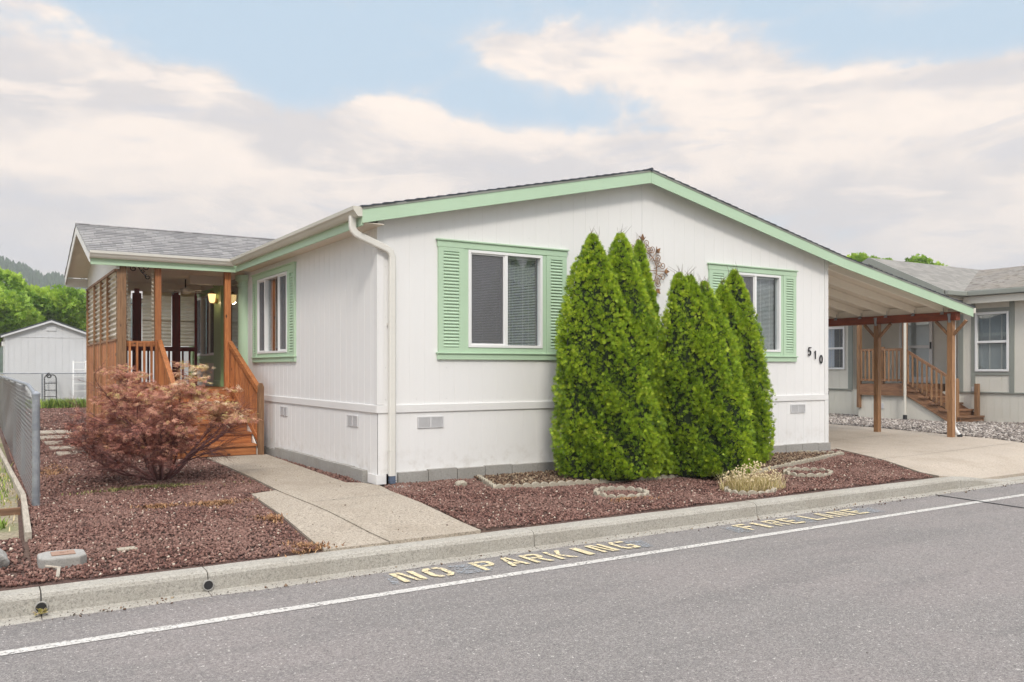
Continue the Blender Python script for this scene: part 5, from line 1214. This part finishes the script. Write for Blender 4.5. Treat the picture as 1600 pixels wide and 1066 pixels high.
# recessed entry wall with clapboards
b = MB(); z = .95
while z < 3.3:
    for (a, c) in ((3.52,4.98),(6.02,6.75)): b.prism([(19.22,a,z),(19.20,a,z),(19.215,a,z+.105),(19.22,a,z+.105)], (0,c-a,0))
    z += .105
b.box((19.22,3.52,.9),(19.24,4.98,3.3)); b.box((19.22,6.02,.9),(19.24,6.75,3.3)); b.box((19.2,4.98,3.05),(19.24,6.02,3.3)); b.box((NX,3.50,.0),(19.22,3.52,3.3)); b.box((NX,6.75,.0),(19.22,6.77,3.3)); b.build('wall', M['nwall'], nb)
b = MB()
for (a, c) in ((3.40,3.52),(6.75,6.90)): b.box((NX-.022,a,.79),(NX-.001,c,3.2))
for (a, c) in ((2.09,2.205),(3.075,3.18),): b.box((NX-.022,a,.79),(NX-.001,c,3.2))
b.box((NX-.022,2.205,2.85),(NX-.001,3.075,2.94)); b.box((NX-.022,2.205,1.22),(NX-.001,3.075,1.30)); b.box((NX-.022,8.64,.79),(NX-.001,8.8,3.2)); b.build('trim', M['ntrim'], nb)
def nwin(y0, y1, z0, z1, shade):
    e = bpy.data.objects.new('window', None); COL.objects.link(e); e.parent = nb; ORG[e.name] = ORG[nb.name]
    b = MB(); f = .055; b.box((NX-.04,y0-f,z0-f),(NX+.05,y0,z1+f)); b.box((NX-.04,y1,z0-f),(NX+.05,y1+f,z1+f)); b.box((NX-.04,y0,z0-f),(NX+.05,y1,z0)); b.box((NX-.04,y0,z1),(NX+.05,y1,z1+f)); zm = (z0+z1)/2; b.box((NX-.02,y0,zm-.03),(NX+.04,y1,zm+.03)); b.build('frame', M['vinyl'], e, .004)
    b = MB(); b.box((NX+.012,y0,z0),(NX+.016,y1,z1)); b.build('pane', M['glass'], e)
    b = MB(); 
    if shade: b.box((NX+.03,y0+.35 if y1-y0 > 1.2 else y0,z0+.02),(NX+.034,y1,z1))
    else:
        z = z0
        while z < z1: b.add([(NX+.06,y0,z),(NX+.06,y1,z),(NX+.075,y1,z+.018),(NX+.075,y0,z+.018)], [(0,1,2,3)]); z += .026
    b.build('blind', mat('pale_shade', Base_Color=(.62,.62,.72), Roughness=.8) if shade else M['blind'], e)
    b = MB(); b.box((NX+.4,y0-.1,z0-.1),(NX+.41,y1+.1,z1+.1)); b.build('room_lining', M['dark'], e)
nwin(2.27,3.02,1.37,2.78,False); nwin(7.07,8.56,1.42,2.58,True)
e = bpy.data.objects.new('door', None); COL.objects.link(e); e.parent = nb; ORG[e.name] = ORG[nb.name]
b = MB(); b.box((19.14,4.98,.98),(19.2,5.07,3.03)); b.box((19.14,5.93,.98),(19.2,6.02,3.03)); b.box((19.14,5.07,2.93),(19.2,5.93,3.03)); b.box((19.15,5.07,1.98),(19.19,5.93,2.06)); b.box((19.15,5.07,.98),(19.19,5.93,1.15)); b.box((19.15,5.07,2.86),(19.19,5.93,2.93)); b.build('frame', M['white'], e, .004)
b = MB(); b.box((19.165,5.07,1.15),(19.17,5.93,2.86)); b.build('pane', M['glass'], e)
b = MB(); b.box((19.21,5.03,.98),(19.25,5.97,3.0)); b.build('inner_leaf', M['blind'], e)
b = MB(); b.box((19.10,5.0,1.95),(19.14,5.03,2.15)); b.build('handle', M['black'], e)
# deck, railing, stairs
b = MB(); y = 4.32
b.box((16.9,4.32,.93),(19.2,5.80,.965)); b.build('deck_floor', M['oldwoody'], nb)
b = MB(); b.box((16.88,4.30,.66),(16.92,5.80,.93)); b.box((16.92,4.30,.70),(19.2,4.33,.93)); b.build('deck_rim', M['oldwoody'], nb)
nwall(16.95, 4.34, 5.80, .0, .66, (), .2).build('skirting', M['nwall'], nb)
b = MB(); b.box((16.96,5.78,0),(19.2,5.80,.66)); b.build('skirting', M['nwall'], nb)
b = MB(); b.prism([(16.955,4.34,0),(16.955,4.34,.64),(16.955,3.02,.02),(16.955,3.02,0)], (.02,0,0)); b.build('skirting', M['nwall'], nb)
b = MB(); b.box((16.93,5.0,.30),(16.95,5.3,.45)); b.build('vent', M['vent'], nb)
for (x, y, s, z0, z1, mm) in ((16.92,5.75,.10,.3,3.2,'oldwood'),(16.92,4.36,.10,.66,3.2,'oldwood'),(19.0,3.62,.11,.95,3.2,'oldwood'),(18.95,5.7,.10,.95,3.2,'oldwood'),(16.95,5.05,.09,.95,1.98,'oldwood')):
    q = MB(); q.box((x-s/2,y-s/2,z0),(x+s/2,y+s/2,z1)); q.build('porch_post', M[mm], nb, .004)
def nrail(p0, p1, zb0, zb1, h, n_):
    e = bpy.data.objects.new('railing', None); COL.objects.link(e); e.parent = nb; ORG[e.name] = ORG[nb.name]
    A, B = Vector((*p0,zb0)), Vector((*p1,zb1)); U = Vector((0,0,h))
    q = MB(); q.bar(A+U, B+U, .06, .07); q.build('top_rail', M['oldwoody'], e, .004)
    q = MB(); q.bar(A+Vector((0,0,.08)), B+Vector((0,0,.08)), .04, .06); q.build('bottom_rail', M['oldwoody'], e, .004)
    for i in range(n_):
        p = A.lerp(B, (i+.5)/n_); q = MB(); q.box((p.x-.035,p.y-.02,p.z+.04),(p.x-.012,p.y+.022,p.z+h)); q.build('baluster', M['oldwood'], e)
nrail((16.92,5.72),(16.92,4.40),1.0,1.0,.90,11); nrail((16.92,4.32),(16.92,3.0),.98,.20,.88,10)
e = bpy.data.objects.new('stairs', None); COL.objects.link(e); e.parent = nb; ORG[e.name] = ORG[nb.name]
for i in range(5):
    z = .16*(i+1)+.02; y = 2.82+i*.28; q = MB(); q.box((16.86,y,z-.05),(17.98,y+.30,z)); q.build('tread', M['oldwoodx'], e, .006); q = MB(); q.box((16.92,y+.03,z-.16),(17.96,y+.05,z-.05)); q.build('riser', M['oldwoodx'], e)
for x in (16.90, 17.94): q = MB(); q.prism([(x,2.84,0),(x,3.1,0),(x,4.30,.66),(x,4.30,.93),(x,2.84,.12)], (.03,0,0)); q.build('stringer', M['oldwoody'], e)
q = MB(); q.prism([(16.85,2.9,0),(16.97,2.9,0),(16.97,2.9,1.08),(16.94,2.9,1.14),(16.88,2.9,1.14),(16.85,2.9,1.08)], (0,.12,0)); q.build('newel_post', M['oldwood'], nb, .005)
q = MB(); q.prism([(17.80,2.9,0),(17.90,2.9,0),(17.90,2.9,1.0),(17.80,2.9,1.0)], (0,.1,0)); q.build('newel_post', M['oldwood'], nb, .005)
b = MB(); b.tube([(16.80,4.28,3.1),(16.80,4.28,.12)], .036, 10); q = b.build('downspout', M['nwall'], nb); b = MB(); b.tube([(16.80,4.28,.16),(16.78,4.27,.0)], .055, 10); b.build('drain_boot', M['black'], q)
b = MB(); b.box((17.90,3.0,.80),(17.98,3.12,.92)); b.box((17.93,3.32,2.93),(17.99,3.42,3.02)); b.build('outlet_box', M['vent'], nb)
# roofs: main slope with cross gable over the entry
ZE, XE = 3.37, 17.68
def plane(name, quad, m, th=.03, parent=nb, lab=None):
    q = MB(); q.prism(quad, (0,0,th)); return q.build(name, m, parent, label=lab)
plane('roof', [(XE,-16,ZE),(22.0,-16,4.37),(22.0,12.5,4.37),(XE,12.5,ZE)], M['nshy'], lab='mossy slope of the neighbouring roof')
plane('roof', [(22.0,-16,4.37),(27,-16,3.3),(27,12.5,3.3),(22.0,12.5,4.37)], M['nshy'])
GA, GY0, GY1, GZ = 5.30, 3.15, 7.5, 4.40
plane('porch_roof', [(16.72,GY0,ZE-.02),(17.9,GY0,ZE-.02),(23,GY0+1.95,4.2),(23,GA,GZ),(16.72,GA,GZ)], M['nshx'])
plane('porch_roof', [(16.72,GY1,ZE-.02),(19,GY1,ZE-.02),(22,GA,GZ),(16.72,GA,GZ)], M['nshx'])
b = MB(); b.prism([(16.9,GY0+.2,3.25),(16.9,GY1-.2,3.25),(16.9,GA,GZ-.06)], (.04,0,0)); b.build('gable_wall', M['nwall'], nb)
b = MB()
for (ya, yb) in ((GY0,GA),(GY1,GA)): b.prism([(16.70,ya,ZE-.16),(16.70,yb,GZ-.15),(16.70,yb,GZ+.035),(16.70,ya,ZE+.015)], (.03,0,0))
b.build('barge_board', M['ntrim'], nb)
b = MB(); b.box((16.9,3.25,3.10),(17.0,7.3,3.25)); b.box((16.9,3.25,3.18),(19.2,3.35,3.30)); b.build('beam', M['nwall'], nb)
b = MB(); b.box((17.56,-16,3.25),(17.68,3.1,3.38)); b.box((16.74,3.04,3.25),(17.68,3.15,3.37)); b.build('gutter', M['ntrim'], nb, .015)
b = MB(); b.box((17.68,-16,3.2),(18,3.2,3.21)); b.box((17.66,-16,3.06),(17.70,3.2,3.24)); b.box((16.9,3.35,3.24),(19.2,7.3,3.25)); b.build('soffit', M['nwall'], nb)
b = MB(); b.box((18.1,-16,0),(27,-15.98,3.3)); b.box((26.9,-16,0),(26.92,12,3.3)); b.box((18,11.98,0),(27,12,3.3)); b.build('wall', M['nwall'], nb)
# wire fence
t = thing('wire_fence', 'low dark wire garden fence in front of the neighbouring skirting', 'fence', (16.5,8,0))
b = MB()
for i in range(26): b.tube([(16.7,6.6+i*.15,.02),(16.7,6.6+i*.15,.62)], .004, 4)
for z in (.12,.28,.45,.60): b.tube([(16.7,6.6,z),(16.7,10.4,z)], .004, 4)
b.build('mesh', M['iron'], t)
for y in (6.6,8.5,10.4): b = MB(); b.tube([(16.7,y,0),(16.7,y,.75)], .014, 6); b.build('post', M['iron'], t)

# ================================================================== TREES, HILLS
def tree(name, label, c, trunk_h, clumps, nleaf, lsz, m, seed, group=None):
    rg = np.random.default_rng(seed); t = thing(name, label, 'tree', c, group); c = Vector(c)
    b = MB(); top = c+Vector((0,0,trunk_h)); b.tube([c-Vector((0,0,.3)), c+Vector((.1,0,trunk_h*.5)), top], [.28,.2,.13], 8)
    for (x, y, z, r) in clumps: p = c+Vector((x,y,z)); b.tube([top-Vector((0,0,trunk_h*.3)), top.lerp(p, .5)+Vector((0,0,.2)), p], [.10,.06,.02], 5)
    b.build('trunk', M['bark'], t)
    tot = sum(q[3]**2 for q in clumps); Ps = []; Ns = []
    for (x, y, z, r) in clumps:
        k = int(nleaf*r*r/tot); v = rg.normal(size=(k, 3)); v /= np.linalg.norm(v, axis=1)[:, None]
        rad = r*(.55+.5*rg.random(k)**.6)*(1+.18*np.sin(v[:, 0]*6+seed)*np.sin(v[:, 2]*5+v[:, 1]*4)); Ps.append(v*rad[:, None]*np.array([1,1,.8])+np.array([c.x+x,c.y+y,c.z+z])); Ns.append(v)
    P = np.concatenate(Ps); Nv = np.concatenate(Ns); n = len(P)
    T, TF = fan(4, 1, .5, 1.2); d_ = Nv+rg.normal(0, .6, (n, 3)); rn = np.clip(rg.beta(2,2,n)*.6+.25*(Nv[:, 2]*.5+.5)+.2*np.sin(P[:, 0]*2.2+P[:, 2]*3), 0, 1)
    V, F, r = instance(T, TF, P, frame(d_), rg.uniform(lsz*.6, lsz*1.3, n), rn); npmesh('crown', V, F, m, r, t)
def rc(seed, n_, sx_, sy_, zc, sz_, r0, r1):
    g_ = random.Random(seed); return [(g_.uniform(-sx_,sx_), g_.uniform(-sy_,sy_), zc+g_.uniform(-sz_,sz_), g_.uniform(r0,r1)) for _ in range(n_)]
GT = 'broadleaf trees behind the shed'
tree('deciduous_tree', 'bright green leafy tree at the left photo edge behind the shed', (-3.6,42,0), 2.2, rc(1,13,1.6,2,4.4,1.4,.9,1.3), 15000, .20, M['leafy'], 31, GT)
tree('deciduous_tree', 'bright green leafy tree over the ridge of the shed', (-1.2,43,0), 2.2, rc(2,12,1.3,1.5,4.2,1.2,.8,1.2), 13000, .20, M['leafy'], 32, GT)
tree('deciduous_tree', 'lower green tree showing between the shed and the porch', (1.2,50,0), 1.6, rc(3,8,1.8,1.5,3.6,1.0,.9,1.3), 8000, .2, M['leafy'], 33, GT)
tree('deciduous_tree', 'yellow green treetop left of the neighbouring roof gable', (37.0,20,0), 4.5, rc(4,10,.9,.9,6.7,.35,.45,.75), 7000, .15, M['leafy'], 34, 'treetops behind the neighbouring home')
tree('deciduous_tree', 'yellow green treetop above the neighbouring roof ridge', (41.8,20,0), 4.5, rc(5,12,1.5,1.1,6.75,.35,.5,.8), 8000, .15, M['leafy'], 35, 'treetops behind the neighbouring home')
# hills: bearing from the camera, ridge height by px column
fwd_ = np.array([math.sin(R(32)), math.cos(R(32))]); rgt_ = np.array([fwd_[1], -fwd_[0]])
def hill(name, dist, prof, seed):
    rg = np.random.default_rng(seed); nx_, ny_ = 90, 14; V = []
    for j in range(ny_):
        for i in range(nx_):
            px = prof[0][0]+(prof[-1][0]-prof[0][0])*i/(nx_-1); r = (px-800)/1337; hz = np.interp(px, [p[0] for p in prof], [p[1] for p in prof])
            dd = dist*(.62+.40*j/(ny_-1)); k = (j/(ny_-1))
            xy = np.array([CAM.x, CAM.y])+dd*(fwd_+rgt_*r); z = (hz/1337*dist*sst(k, 0, 1))+1.39*k-2+rg.normal(0, 1.2)
            V.append((*xy, float(z)))
    F = [(j*nx_+i, j*nx_+i+1, (j+1)*nx_+i+1, (j+1)*nx_+i) for j in range(ny_-1) for i in range(nx_-1)]
    o = npmesh(name, np.array(V), np.array(F), M['forest'], rg.uniform(.0,.6,len(V)), smooth=True); tag(o, kind='structure')
    # trees on the slope
    V = np.array(V).reshape(ny_, nx_, 3); P = []
    n = 22000; a_ = rg.uniform(0, nx_-1.01, n); c_ = rg.uniform(0, ny_-1.01, n)**1.0; i0, j0 = a_.astype(int), c_.astype(int); fa, fc = (a_-i0)[:, None], (c_-j0)[:, None]
    P = V[j0, i0]*(1-fa)*(1-fc)+V[j0, i0+1]*fa*(1-fc)+V[j0+1, i0]*(1-fa)*fc+V[j0+1, i0+1]*fa*fc
    con = rg.random(n) < .35
    s = np.where(con, rg.uniform(2.0,3.2,n), rg.uniform(2.5,5,n))[:, None]*np.where(con[:, None], np.array([[1,1,4.0]]), np.array([[1,1,1.0]]))
    s *= .55
    ang = rg.uniform(0, 6.28, n); Rm = np.zeros((n,3,3)); Rm[:,0,0]=np.cos(ang); Rm[:,0,1]=-np.sin(ang); Rm[:,1,0]=np.sin(ang); Rm[:,1,1]=np.cos(ang); Rm[:,2,2]=1
    OV = []; 
    BV = np.array([(1,0,-.2),(.5,.87,.1),(-.5,.87,-.2),(-1,0,.1),(-.5,-.87,-.2),(.5,-.87,.1),(.2,.1,.9),(.55,0,.6),(-.3,.5,.6),(-.3,-.5,.65)]); BF = np.array([(0,1,7),(1,8,7),(1,2,8),(2,3,8),(3,9,8),(3,4,9),(4,5,9),(5,7,9),(5,0,7),(7,8,6),(8,9,6),(9,7,6)])
    rn = np.where(con, rg.uniform(0,.35,n), rg.uniform(.3,1,n)); Vv, Ff, r = instance(BV, BF, P+np.array([0,0,1.0]), Rm, s, rn)
    o = npmesh('forest', Vv, Ff, M['forest'], r); tag(o, kind='stuff')
hill('hills', 420, [(-500,150),(-200,190),(-60,178),(0,165),(30,152),(60,138),(108,132),(140,122),(200,100),(300,60),(420,10)], 5)

# ================================================================== HAZE
b = MB(); b.box((-905,-905,-1.4),(905,905,120))
hz = b.build('haze', bpy.data.materials.new('haze')); tag(hz, kind='stuff')
hm = hz.data.materials[0]; hm.use_nodes = True; n = NT(hm.node_tree); ho = n.n('ShaderNodeOutputMaterial'); pv = n.n('ShaderNodeVolumePrincipled')
pv.inputs['Color'].default_value = (.94,.96,.98,1); pv.inputs['Density'].default_value = .0010; pv.inputs['Anisotropy'].default_value = .2
n.nt.links.new(pv.outputs[0], ho.inputs['Volume'])

def bits(name, x0, x1, y0, y1, z, n_, lo, hi, m, rlo=0, rhi=1):
    P = RNG.uniform((x0, y0), (x1, y1), (n_, 2)); P[:, 1] += curbY(P[:, 0]); pos = np.column_stack([P, np.full(n_, z)+0.0]); s_ = RNG.uniform(lo, hi, n_)[:, None]*np.array([[1,1,.5]])*RNG.uniform(.5, 1.2, (n_, 3))
    V, F, r = instance(OCT, OCTF, pos, rotmats(n_), s_, RNG.uniform(rlo, rhi, n_)); return tag(npmesh(name, V, F, m, r), kind='stuff')
bits('gutter_grit', -6, 9, -3.26, -3.09, -.194, 1500, .003, .009, M['pebble'])
bits('leaf_crumbs', -6, 9, -3.30, -3.08, -.192, 160, .006, .016, M['bark_chip'])
bits('road_grit', -5, 8, -7.5, -3.3, -.198, 900, .002, .005, M['pebble'])
bits('walkway_crumbs', -1.6, -.3, -2.9, 3.5, .03, 90, .003, .009, M['bark_chip'])
